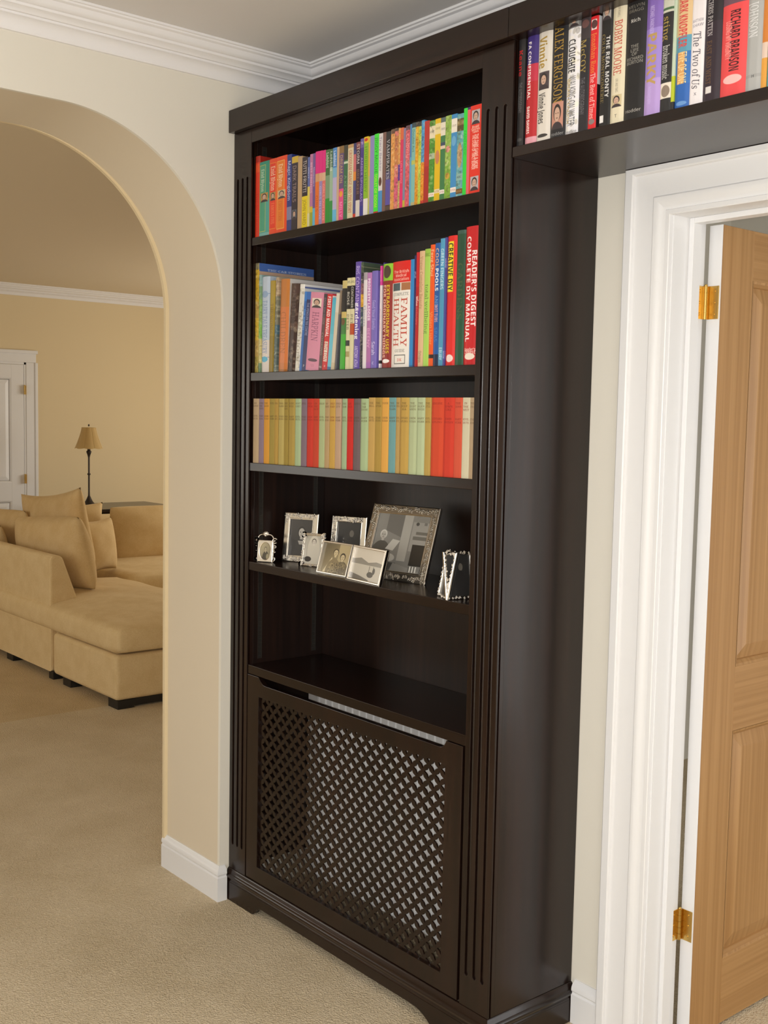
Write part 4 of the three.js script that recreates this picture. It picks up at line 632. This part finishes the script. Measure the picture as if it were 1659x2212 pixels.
const PH = {
  woman: photo((c, w, h) => { soft(c, w, h, '#4a4744', '#2c2a28'); el(c, w * 0.5, h * 1.02, w * 0.52, h * 0.42, '#3a3735'); head(c, w * 0.52, h * 0.36, w * 0.2, '#b9b4ab', '#332f2c', false); poly(c, '#aca79e', w * 0.38, h * 0.58, w * 0.66, h * 0.58, w * 0.6, h * 0.68, w * 0.44, h * 0.68); }, 256, 360),
  dark: photo((c, w, h) => { soft(c, w, h, '#343230', '#1c1b1a'); el(c, w * 0.6, h * 0.3, w * 0.09, h * 0.09, '#6a655c'); el(c, w * 0.58, h * 0.7, w * 0.22, h * 0.32, '#232120'); el(c, w * 0.3, h * 0.45, w * 0.1, h * 0.14, '#2c2a28'); }, 256, 300),
  baby: photo((c, w, h) => { soft(c, w, h, '#b0aa9c', '#d2ccbe'); el(c, w * 0.5, h * 0.5, w * 0.34, h * 0.5, '#cfc8b8'); head(c, w * 0.5, h * 0.22, w * 0.16, '#d6cec0', '#6a6258', false); el(c, w * 0.22, h * 0.82, w * 0.2, h * 0.09, '#3a3632'); }, 200, 300),
  couple: photo((c, w, h) => { soft(c, w, h, '#5a4e34', '#c9b88e'); c.fillStyle = '#b3a27a'; c.fillRect(w * 0.55, 0, w * 0.45, h); poly(c, '#d8c8a0', w * 0.1, h, w * 0.36, h * 0.45, w * 0.42, h, w * 0.3, h); el(c, w * 0.46, h * 0.95, w * 0.26, h * 0.45, '#8a7a58'); el(c, w * 0.74, h * 0.95, w * 0.24, h * 0.4, '#6e6146'); head(c, w * 0.46, h * 0.3, w * 0.12, '#cdbb92', '#4a3f2a', false); head(c, w * 0.72, h * 0.42, w * 0.115, '#c9b890', '#3a3022', true); seed = 5; for (let i = 0; i < 160; i++) el(c, w * (0.3 + rnd() * 0.55), h * (0.62 + rnd() * 0.38), 5, 4, rnd() < 0.5 ? 'rgba(70,58,36,.5)' : 'rgba(190,170,120,.5)'); }),
  shore: photo((c, w, h) => { c.fillStyle = '#cfc6b6'; c.fillRect(0, 0, w, h); poly(c, '#8a8478', 0, h * 0.36, w * 0.25, h * 0.3, w * 0.5, h * 0.42, w * 0.75, h * 0.36, w, h * 0.4, w, h * 0.5, 0, h * 0.5); c.fillStyle = '#c2bbac'; c.fillRect(0, h * 0.5, w, h); poly(c, '#6a645a', 0, h * 0.8, w * 0.3, h * 0.86, w * 0.6, h * 0.95, w * 0.6, h, 0, h); el(c, w * 0.62, h * 0.78, w * 0.1, h * 0.09, '#4a463e'); c.fillStyle = '#5a554c'; c.fillRect(w * 0.56, h * 0.52, 4, h * 0.24); c.fillRect(w * 0.69, h * 0.52, 4, h * 0.24); el(c, w * 0.72, h * 0.66, w * 0.04, h * 0.1, '#4a463e'); }),
  study: photo((c, w, h) => { soft(c, w, h, '#8e8b84', '#7a7770'); poly(c, '#6f6c66', w * 0.2, 0, w * 0.5, 0, w * 0.5, h * 0.4, w * 0.2, h * 0.3); c.fillStyle = '#a9a59c'; c.fillRect(w * 0.5, 0, w * 0.16, h * 0.8); c.fillStyle = '#9a968e'; c.fillRect(w * 0.68, h * 0.12, w * 0.32, h * 0.5); el(c, w * 0.76, h * 0.15, 9, 9, '#4a4844'); c.fillStyle = '#77736c'; c.fillRect(w * 0.88, h * 0.12, 16, 14); c.fillStyle = '#6a665e'; c.fillRect(w * 0.76, h * 0.28, w * 0.24, h * 0.05); c.fillRect(w * 0.72, h * 0.36, w * 0.28, h * 0.06); c.fillStyle = '#2e2a24'; c.fillRect(w * 0.74, h * 0.5, w * 0.26, h * 0.36); el(c, w * 0.17, h * 0.78, w * 0.2, h * 0.3, '#55524c'); head(c, w * 0.17, h * 0.38, w * 0.08, '#b3aea4', '#cdc9c0', false); poly(c, '#c4c0b6', w * 0.25, h * 0.62, w * 0.36, h * 0.44, w * 0.5, h * 0.46, w * 0.4, h * 0.64); el(c, w * 0.34, h * 0.76, w * 0.12, h * 0.07, '#b8b4aa'); c.fillStyle = '#4c4a46'; c.fillRect(0, h * 0.84, w * 0.5, h * 0.16); poly(c, '#8c8880', w * 0.45, h * 0.84, w * 0.95, h * 0.95, w * 0.9, h, w * 0.4, h); for (let i = 0; i < 30; i++) el(c, w * (0.76 + (i % 6) * 0.025), h * (0.88 + Math.floor(i / 6) * 0.02), 4, 3, i & 1 ? '#e0dcd2' : '#6a665e'); }, 300, 300),
  oval: photo((c, w, h) => { soft(c, w, h, '#b8ad8c', '#7a7058'); el(c, w * 0.5, h * 0.9, w * 0.3, h * 0.4, '#4a4334'); head(c, w * 0.48, h * 0.4, w * 0.14, '#b8ab8c', '#5a503c', false); el(c, w * 0.66, h * 0.8, w * 0.12, h * 0.16, '#9a9070'); }),
  pair: photo((c, w, h) => { soft(c, w, h, '#7a756a', '#2a2826'); el(c, w * 0.5, h * 0.9, w * 0.34, h * 0.4, '#3a3734'); head(c, w * 0.5, h * 0.38, w * 0.17, '#a39c8e', '#2e2a26', true); }, 200, 300),
};
function ring(w, h, b, ovalHole) {
  const s = shape([[-w / 2, 0], [w / 2, 0], [w / 2, h], [-w / 2, h]]), p = new THREE.Path();
  if (ovalHole) p.absellipse(0, h / 2, w / 2 - b, h / 2 - b, 0, Math.PI * 2, true); else { p.moveTo(-w / 2 + b, b); p.lineTo(-w / 2 + b, h - b); p.lineTo(w / 2 - b, h - b); p.lineTo(w / 2 - b, b); p.closePath(); }
  s.holes.push(p); return s;
}
// a frame: group at its foot; the leaning body is built in the group's tilted axes
function frame(label, at, yaw, lean, w, h, b, pic, opt = {}) {
  const t = thing('photo_frame', label, 'photo frame', [at[0], 1.0981, at[1]], 'silver photo frames on the fourth shelf');
  t.rotation.order = 'YXZ'; t.rotation.y = THREE.MathUtils.degToRad(yaw); t.rotation.x = -THREE.MathUtils.degToRad(lean);
  const m = opt.mat ?? M.silver, dep = opt.depth ?? 0.009, lift = Math.sin(THREE.MathUtils.degToRad(lean)) * 0.0;
  part('border', extrude(ring(w, h, b, opt.oval), dep, Math.min(0.003, b * 0.3), 24).translate(0, lift, -dep), m, t);
  part('photo', new THREE.PlaneGeometry(w - 2 * b + 0.003, h - 2 * b + 0.003).translate(0, h / 2, -dep * 0.62), pic, t);
  part('back_board', box(-w / 2 + 0.003, w / 2 - 0.003, 0.003, h - 0.003, -dep - 0.003, -dep - 0.0005), M.velvet, t);
  if (!opt.noStand) {   // strut: from two thirds up the back down to the shelf
    const L = THREE.MathUtils.degToRad(lean), top = h * 0.62, ang = 0.55, len = (top * Math.cos(L)) / Math.cos(ang - L) * 0.96;
    part('strut', box(-0.014, 0.014, -len, 0, -0.003, 0).rotateX(ang).translate(0, top, -dep - 0.0032), M.velvet, t);
  }
  if (opt.deco) part('ornament', opt.deco, m, t);
  if (opt.lip) part('inner_rim', extrude(ring(w - 2 * b + 0.004, h - 2 * b + 0.004, 0.0035), 0.003, 0.0008).translate(0, b - 0.002, -0.0035), opt.lipMat ?? M.silver, t);
  return t;
}
// raised flowers and scrolls: clusters of petals round bosses, along a line
function sprays(x0, y0, x1, y1, n, r, s0, wide = 1) {
  seed = s0; const list = [];
  for (let i = 0; i < n; i++) {
    const k = n > 1 ? i / (n - 1) : 0.5, x = x0 + (x1 - x0) * k + (rnd() - 0.5) * r * wide, y = y0 + (y1 - y0) * k + (rnd() - 0.5) * r * wide, s = r * (0.6 + rnd() * 0.6);
    list.push(blob(s * 0.38, s * 0.38, s * 0.4, x, y, 0.001));
    for (let p = 0; p < 5; p++) { const a = p * 1.2566 + rnd(); list.push(blob(s * 0.34, s * 0.2, s * 0.22, 0, 0, 0).rotateZ(a).translate(x + Math.cos(a) * s * 0.55, y + Math.sin(a) * s * 0.55, 0.0006)); }
    if (i % 2) list.push(new THREE.TorusGeometry(s * 0.5, s * 0.13, 6, 12, 4.2).rotateZ(rnd() * 6).translate(x + (rnd() - 0.5) * s, y + (rnd() - 0.5) * s, 0.0005));
  }
  return list;
}
const scroll = (x, y, r, a, flip = 1) => [new THREE.TorusGeometry(r, r * 0.3, 8, 18, 4.9).rotateZ(a).scale(flip, 1, 1).translate(x, y, -0.002), blob(r * 0.35, r * 0.35, r * 0.35, x, y, -0.001)];
// small scrolled frame with an oval window
{
  const w = 0.052, h = 0.068, d = [];
  for (const s of [-1, 1]) {
    d.push(...scroll(s * 0.027, 0.006, 0.0068, 2.2, s), ...scroll(s * 0.031, 0.062, 0.0075, 0.6, s), ...scroll(s * 0.03, 0.03, 0.0042, 1.2, s), ...scroll(s * 0.031, 0.044, 0.0042, 4.0, s));
    d.push(new THREE.TorusGeometry(0.014, 0.0022, 6, 14, 1.7).rotateZ(s > 0 ? 0.3 : 1.15).translate(s * 0.012, 0.066, -0.002));
  }
  for (let i = 0; i < 7; i++) { const a = 0.35 + i * 0.41; d.push(blob(0.0075, 0.0021, 0.0022, 0.0065, 0, 0).rotateZ(a).translate(0, 0.077, 0)); }
  d.push(blob(0.004, 0.004, 0.004, 0, 0.077, 0.001));
  frame('small silver frame with scrolled feet, shell crest and oval window, leftmost of the photo frames', [0.142, -0.03], 30, 6, w, h, 0.0085, PH.oval, { oval: true, deco: d.map((g) => g.translate(0, 0.005, 0)) });
}
frame('upright silver frame with roses along top and bottom around a portrait of a dark-haired woman', [0.196, -0.118], 26, 8, 0.118, 0.152, 0.019, PH.woman, { lip: true, deco: [...sprays(-0.05, 0.142, 0.045, 0.142, 9, 0.0085, 3), ...sprays(-0.05, 0.126, -0.048, 0.142, 3, 0.008, 8), ...sprays(-0.05, 0.009, 0.05, 0.009, 12, 0.007, 5), ...sprays(-0.05, 0.014, 0.05, 0.014, 8, 0.005, 6)] });
frame('silver frame with a rose trail along its top around a very dark photograph', [0.352, -0.182], 24, 8, 0.118, 0.152, 0.019, PH.dark, { deco: [...sprays(-0.05, 0.142, 0.045, 0.142, 10, 0.0085, 13), ...sprays(-0.05, 0.142, -0.05, 0.07, 8, 0.0085, 17)] });
{
  const w = 0.074, h = 0.1, d = [];
  for (const [x, y] of [[-1, 0], [1, 0], [-1, 1], [1, 1]]) d.push(...scroll((x * w) / 2 * 0.95, 0.006 + y * (h - 0.012), 0.0078, y ? 0.8 : 2.4, x), ...sprays((x * w) / 2 * 0.8, 0.01 + y * (h - 0.02), (x * w) / 2 * 0.8, 0.01 + y * (h - 0.02), 2, 0.006, 30 + x + y));
  d.push(...sprays(-w / 2 + 0.004, 0.02, -w / 2 + 0.004, h - 0.02, 9, 0.0048, 41), ...sprays(w / 2 - 0.004, 0.02, w / 2 - 0.004, h - 0.02, 9, 0.0048, 43), ...sprays(-0.02, 0.005, 0.02, 0.005, 5, 0.005, 47), ...sprays(-0.008, h - 0.002, 0.008, h - 0.002, 2, 0.005, 49));
  frame('small ornate silver frame with scrolled corners around a pale photo of a baby', [0.297, -0.092], 22, 10, w, h, 0.008, PH.baby, { deco: d });
}
frame('plain thin silver frame around a sepia photo of a couple, in front', [0.468, -0.036], 2, 16, 0.134, 0.095, 0.0055, PH.couple, { depth: 0.012 });
frame('plain thin silver frame around a pale photo of a shore, front right of the couple', [0.636, -0.016], -5, 14, 0.158, 0.098, 0.0065, PH.shore, { depth: 0.012 });
{
  const w = 0.243, h = 0.215, d = [], b = 0.026;
  d.push(...sprays(-w / 2 + 0.012, h - 0.013, w / 2 - 0.012, h - 0.013, 24, 0.0085, 61), ...sprays(-w / 2 + 0.013, 0.012, w / 2 - 0.013, 0.012, 24, 0.0085, 67), ...sprays(-w / 2 + 0.013, 0.02, -w / 2 + 0.013, h - 0.02, 20, 0.0085, 71), ...sprays(w / 2 - 0.013, 0.02, w / 2 - 0.013, h - 0.02, 20, 0.0085, 73));
  d.push(...scroll(w / 2 - 0.008, 0.006, 0.008, 2.2, 1), ...scroll(-w / 2 + 0.008, 0.006, 0.008, 2.2, -1));
  frame('largest photo frame, broad embossed dull silver border around a man reading at a table', [0.645, -0.108], 9, 18, w, h, b, PH.study, { mat: M.pewter, deco: d, lip: true, lipMat: M.silver });
}
// two hinged leaves standing like an open book, at the right end
{
  const t = thing('photo_frame', 'hinged double photo frame with ornate silver edges at the right end of the shelf', 'photo frame', [0.984, 1.0981, -0.004], 'silver photo frames on the fourth shelf');
  const leafFrame = (yaw, w, dir, pic, s0) => {
    const g = new THREE.Group(); g.name = 'leaf'; g.rotation.order = 'YXZ'; g.rotation.y = THREE.MathUtils.degToRad(yaw); g.rotation.x = -THREE.MathUtils.degToRad(11); t.add(g);
    const cx = (dir * w) / 2, h = 0.12;
    part('border', extrude(ring(w, h, 0.009), 0.008, 0.0025).translate(cx, 0, -0.008), M.silver, g);
    part('photo', new THREE.PlaneGeometry(w - 0.015, h - 0.015).translate(cx, h / 2, -0.004), pic, g);
    part('back_board', box(cx - w / 2 + 0.002, cx + w / 2 - 0.002, 0.002, h - 0.002, -0.0105, -0.0085), M.velvet, g);
    part('ornament', [...sprays(cx - w / 2 + 0.005, 0.01, cx - w / 2 + 0.005, h - 0.01, 11, 0.0055, s0), ...sprays(cx + w / 2 - 0.005, 0.01, cx + w / 2 - 0.005, h - 0.01, 11, 0.0055, s0 + 3), ...sprays(cx - 0.03, h - 0.004, cx + 0.03, h - 0.004, 7, 0.005, s0 + 5), ...sprays(cx - 0.03, 0.005, cx + 0.03, 0.005, 7, 0.005, s0 + 9)], M.silver, g);
  };
  leafFrame(-26, 0.08, -1, PH.pair, 81); leafFrame(72, 0.08, 1, PH.dark, 91);
}

// ---------------------------------------------------------------- the sitting room
function puffed(x0, x1, y0, y1, z0, z1, r, puff, s0) {   // an upholstered block with a crown
  const w = x1 - x0, h = y1 - y0, d = z1 - z0, g = new RoundedBoxGeometry(w, h, d, 5, r), base = flat(new THREE.BoxGeometry(1, 1, 1));
  const q = metric(flat(densify(w, h, d, r))), p = q.attributes.position; seed = s0;
  const ph = [rnd() * 6, rnd() * 6, rnd() * 6];
  for (let i = 0; i < p.count; i++) {
    let x = p.getX(i), y = p.getY(i), z = p.getZ(i); const a = (2 * x) / w, c = (2 * z) / d, e = (2 * y) / h;
    const crown = (1 - a * a) * (1 - c * c) * puff, rip = 0.003 * Math.sin(x * 14 + ph[0] + z * 5) * Math.sin(z * 11 + ph[1]);
    y += (e > 0 ? 1 : -0.2) * Math.max(0, crown) * Math.abs(e) + (e > 0.3 ? rip : 0);
    x += Math.sign(a) * Math.max(0, 1 - e * e) * 0.006 * Math.abs(a); z += Math.sign(c) * Math.max(0, 1 - e * e) * 0.006 * Math.abs(c);
    p.setXYZ(i, x, y, z);
  }
  q.computeVertexNormals(); const sm = mergeVertices(dropNormals(q), 1e-5); sm.computeVertexNormals();
  return flat(sm).translate((x0 + x1) / 2, (y0 + y1) / 2, (z0 + z1) / 2);
}
function dropNormals(g) { g.deleteAttribute('normal'); g.deleteAttribute('uv'); return g; }
function densify(w, h, d, r) {   // rounded box with enough points to bend
  const g = new THREE.BoxGeometry(w, h, d, 26, 10, 26), p = g.attributes.position, v = new THREE.Vector3(), c = new THREE.Vector3(), lim = new THREE.Vector3(w / 2 - r, h / 2 - r, d / 2 - r);
  for (let i = 0; i < p.count; i++) { v.fromBufferAttribute(p, i); c.copy(v).clamp(lim.clone().negate(), lim); v.sub(c); if (v.lengthSq() > 0) v.setLength(r); v.add(c); p.setXYZ(i, v.x, v.y, v.z); }
  return g;
}
function pillowGeo(w, h, t, s0, pinch = 0.09) {   // knife-edged cushion with drawn-out corners, standing in x and y, thickness in z
  const N = 30, pos = [], idx = [], ph = ((s0 * 37) % 10) * 0.7;
  for (const side of [1, -1]) for (let j = 0; j <= N; j++) for (let i = 0; i <= N; i++) {
    const u = -1 + (2 * i) / N, v = -1 + (2 * j) / N, k = Math.pow(Math.max(0, 1 - u * u), 0.45) * Math.pow(Math.max(0, 1 - v * v), 0.45), blunt = pinch < 0.06 ? 1 - 0.05 * u ** 4 * v ** 4 : 1;
    const x = (w / 2) * u * (1 - pinch * 0.7 * (1 - v * v)) * blunt, y = (h / 2) * v * (1 - pinch * (1 - u * u)) * blunt;
    pos.push(x, y, side * (t / 2) * k * (1 + 0.05 * Math.sin(u * 5 + ph) * Math.cos(v * 4 + ph)));
  }
  const S = (N + 1) * (N + 1);
  for (let s = 0; s < 2; s++) for (let j = 0; j < N; j++) for (let i = 0; i < N; i++) { const a = s * S + j * (N + 1) + i, b = a + 1, c = a + N + 1, e = c + 1; if (s) idx.push(a, c, b, b, c, e); else idx.push(a, b, c, b, e, c); }
  let g = new THREE.BufferGeometry(); g.setAttribute('position', new THREE.Float32BufferAttribute(pos, 3)); g.setIndex(idx);
  g = mergeVertices(g, 1e-6); g.computeVertexNormals(); return g;
}
const sofa = thing('corner_sofa', 'cream L-shaped corner sofa with a chaise end seen through the arch', 'sofa', [-4.0, 0, -1.2]);
const rel = (g) => g.translate(4.0, 0, 1.2);
part('base', rel(metric(join([box(-3.1, -2.305, 0.045, 0.287, -1.62, -0.752, 0.025), box(-5.4, -3.1, 0.045, 0.287, -1.62, -0.8, 0.02)]))), M.sofa, sofa);
part('base', rel(box(-5.4, -3.95, 0.045, 0.30, -3.6, -1.64, 0.03)), M.sofa, sofa);
part('seat_cushion', rel(metric(puffed(-4.06, -2.29, 0.287, 0.437, -1.63, -0.748, 0.045, 0.045, 3))), M.sofa, sofa);
part('seat_cushion', rel(metric(puffed(-5.1, -3.93, 0.30, 0.45, -3.0, -1.66, 0.045, 0.03, 5))), M.sofa, sofa);
{
  const s = new THREE.Shape(); // the wedge of the long back, in (-z, y)
  s.moveTo(0.765, 0.045); s.lineTo(0.765, 0.68); s.quadraticCurveTo(0.765, 0.722, 0.80, 0.722); s.quadraticCurveTo(0.84, 0.722, 0.85, 0.69); s.lineTo(0.945, 0.43); s.lineTo(0.945, 0.045); s.closePath();
  const g = extrude(s, 2.24, 0.012, 6).rotateY(Math.PI / 2).translate(-5.4, 0, 0);
  part('back', rel(metric(g)), M.sofa, sofa);
  part('back', rel(box(-5.42, -5.16, 0.045, 0.74, -3.6, -0.95, 0.05)), M.sofa, sofa);
}
for (const [x0, x1, z0, z1] of [[-2.42, -2.31, -0.86, -0.765], [-3.0, -2.9, -0.84, -0.77], [-3.2, -3.14, -0.84, -0.772], [-3.85, -3.75, -0.84, -0.775], [-4.6, -4.5, -0.84, -0.775], [-2.42, -2.31, -1.6, -1.5], [-5.3, -5.2, -3.5, -3.4], [-4.2, -4.1, -3.5, -3.4]]) part('foot', rel(box(x0, x1, 0, 0.0455, z0, z1)), M.blackFoot, sofa);
part('skirt', rel(box(-2.345, -2.32, 0.008, 0.0455, -1.6, -0.86)), M.blackFoot, sofa);
function cushion(label, at, w, h, t, rx, ry, rz, s0, pinch, cat = 'cushion') {
  const c = cast(new THREE.Mesh(smoothUV(w, h, t, s0, pinch), M.cushion)); c.name = numbered('cushion'); c.userData = { label, category: cat, group: 'cushions along the corner sofa' };
  c.position.set(...at); c.rotation.set(rx, ry, rz, 'YXZ'); scene.add(c);
}
function smoothUV(w, h, t, s0, pinch) { const g = pillowGeo(w, h, t, s0, pinch), p = g.attributes.position, uv = new Float32Array(p.count * 2); for (let i = 0; i < p.count; i++) { uv[2 * i] = p.getX(i); uv[2 * i + 1] = p.getY(i); } g.setAttribute('uv', new THREE.BufferAttribute(uv, 2)); return g; }
cushion('large square cushion leaning inside the long back, nearest the chaise', [-3.76, 0.668, -1.05], 0.97, 0.47, 0.25, 0.2, 0.03, 0.08, 1, 0.03);
cushion('tall peaked cushion rising behind the large square one', [-4.22, 0.765, -1.27], 0.95, 0.52, 0.22, 0.15, 0.03, 0.11, 2, 0.13);
cushion('long cushion lying behind the sofa back at the left edge of the photo', [-4.87, 0.645, -1.17], 0.98, 0.45, 0.2, 0.18, 0, 0.04, 3, 0.05);
cushion('small scatter cushion standing on the seat in the corner of the sofa', [-4.2, 0.635, -1.56], 0.35, 0.37, 0.17, -0.12, 2.05, 0.02, 4, 0.09);
cushion('half hidden cushion in the corner left of the wide back one', [-4.98, 0.655, -1.74], 0.44, 0.43, 0.2, -0.15, 1.3, 0.02, 5, 0.1);
cushion('wide back cushion on the far wing of the sofa below the dark table', [-4.75, 0.63, -2.44], 1.02, 0.46, 0.34, -0.3, 1.57, 0, 6, 0.03);
cushion('low cushion at the left edge, in front of the long one', [-4.84, 0.585, -1.0], 0.9, 0.41, 0.16, 0.22, 0, 0.02, 7, 0.04);
// dark table behind the sofa and its lamp
{
  const t = thing('console_table', 'dark polished table standing behind the far wing of the sofa', 'table', [-5.95, 0, -2.55]);
  part('table_top', box(-0.33, 0.33, 0.725, 0.755, -0.46, 0.46, 0.006, 'z'), M.dark, t);
  part('apron', [box(-0.29, 0.29, 0.63, 0.725, 0.40, 0.42), box(-0.29, 0.29, 0.63, 0.725, -0.42, -0.40), box(0.27, 0.29, 0.63, 0.725, -0.40, 0.40), box(-0.29, -0.27, 0.63, 0.725, -0.40, 0.40)], M.dark, t);
  for (const [x, z] of [[-1, -1], [1, -1], [-1, 1], [1, 1]]) part('leg', box(x * 0.27 - 0.025, x * 0.27 + 0.025, 0, 0.725, z * 0.4 - 0.025, z * 0.4 + 0.025, 0.004), M.dark, t);
}
{
  const t = thing('table_lamp', 'table lamp with a slender dark stem and a bell-shaped gold fabric shade', 'lamp', [-5.9, 0.755, -2.29]);
  const L = (pts) => new THREE.LatheGeometry(pts.map((p) => new THREE.Vector2(...p)), 28);
  part('base', L([[0, 0], [0.082, 0], [0.083, 0.008], [0.07, 0.016], [0.05, 0.028], [0.034, 0.044], [0.022, 0.066], [0.014, 0.085], [0.009, 0.095]]), M.bronze, t);
  part('stem', L([[0.009, 0.09], [0.0075, 0.13], [0.0075, 0.27], [0.014, 0.275], [0.014, 0.283], [0.0075, 0.288], [0.0075, 0.42], [0.012, 0.44], [0.02, 0.462], [0.022, 0.472], [0.013, 0.48], [0.013, 0.492], [0.02, 0.496], [0.008, 0.51], [0.008, 0.56]]), M.bronze, t);
  const panels = 8, pos = [], idx = [], NU = 64, NV = 12;
  for (let j = 0; j <= NV; j++) for (let i = 0; i <= NU; i++) {
    const v = j / NV, a = (i / NU) * Math.PI * 2, seg = ((a * panels) / (Math.PI * 2)) % 1, bulge = Math.sin(seg * Math.PI), r0 = 0.118 * Math.pow(1 - v, 1.35) + 0.06 * (1 - Math.pow(1 - v, 1.35));
    const r = r0 * (1 - 0.05 * (1 - bulge)), drop = -0.006 * bulge * (1 - v) * (1 - v);
    pos.push(Math.cos(a) * r, 0.5 + v * 0.172 + drop, Math.sin(a) * r);
  }
  for (let j = 0; j < NV; j++) for (let i = 0; i < NU; i++) { const a = j * (NU + 1) + i; idx.push(a, a + NU + 1, a + 1, a + 1, a + NU + 1, a + NU + 2); }
  const g = new THREE.BufferGeometry(); g.setAttribute('position', new THREE.Float32BufferAttribute(pos, 3)); g.setIndex(idx); g.computeVertexNormals();
  part('lamp_shade', g, M.shade, t);
  const trim = []; for (let k = 0; k < panels; k++) { const a = (k / panels) * Math.PI * 2, pts = []; for (let j = 0; j <= 8; j++) { const v = j / 8, q = Math.pow(1 - v, 1.35), r = (0.118 * q + 0.06 * (1 - q)) * 0.952; pts.push(new THREE.Vector3(Math.cos(a) * r, 0.5 + v * 0.172, Math.sin(a) * r)); } trim.push(new THREE.TubeGeometry(new THREE.CatmullRomCurve3(pts), 8, 0.0016, 5)); }
  trim.push(new THREE.TorusGeometry(0.057, 0.002, 6, 40).rotateX(Math.PI / 2).translate(0, 0.672, 0));
  part('shade_trim', trim, M.shadeTrim, t);
  part('finial', blob(0.007, 0.01, 0.007, 0, 0.692, 0, 2), M.bronze, t);
}
// dark pictures on the hall wall, glimpsed in the slit at the door hinges
for (const [i, [y0, y1, words]] of [[1.86, 2.02, 'upper dark picture on the hall wall seen through the hinge slit'], [1.34, 1.72, 'tall dark picture on the hall wall at middle height behind the hinge slit'], [0.5, 1.1, 'long dark picture low on the hall wall behind the hinge slit']].entries()) {
  const p = thing('framed_picture', words, 'picture', [0.09, y0, -2.65]);
  const h = y1 - y0; seed = i;
  part('frame', [box(-0.25, 0.25, 0, 0.02, 0, 0.02), box(-0.25, 0.25, h - 0.02, h, 0, 0.02), box(-0.25, -0.23, 0.02, h - 0.02, 0, 0.02), box(0.23, 0.25, 0.02, h - 0.02, 0, 0.02)], M.blackFoot, p);
  part('print', box(-0.23, 0.23, 0.02, h - 0.02, 0.001, 0.008), paint(0.03, 0.028, 0.05, 0.5), p);
}

for (const o of scene.children) if (o.isLight) o.castShadow = !o.isRectAreaLight;
renderer.render(scene, camera);
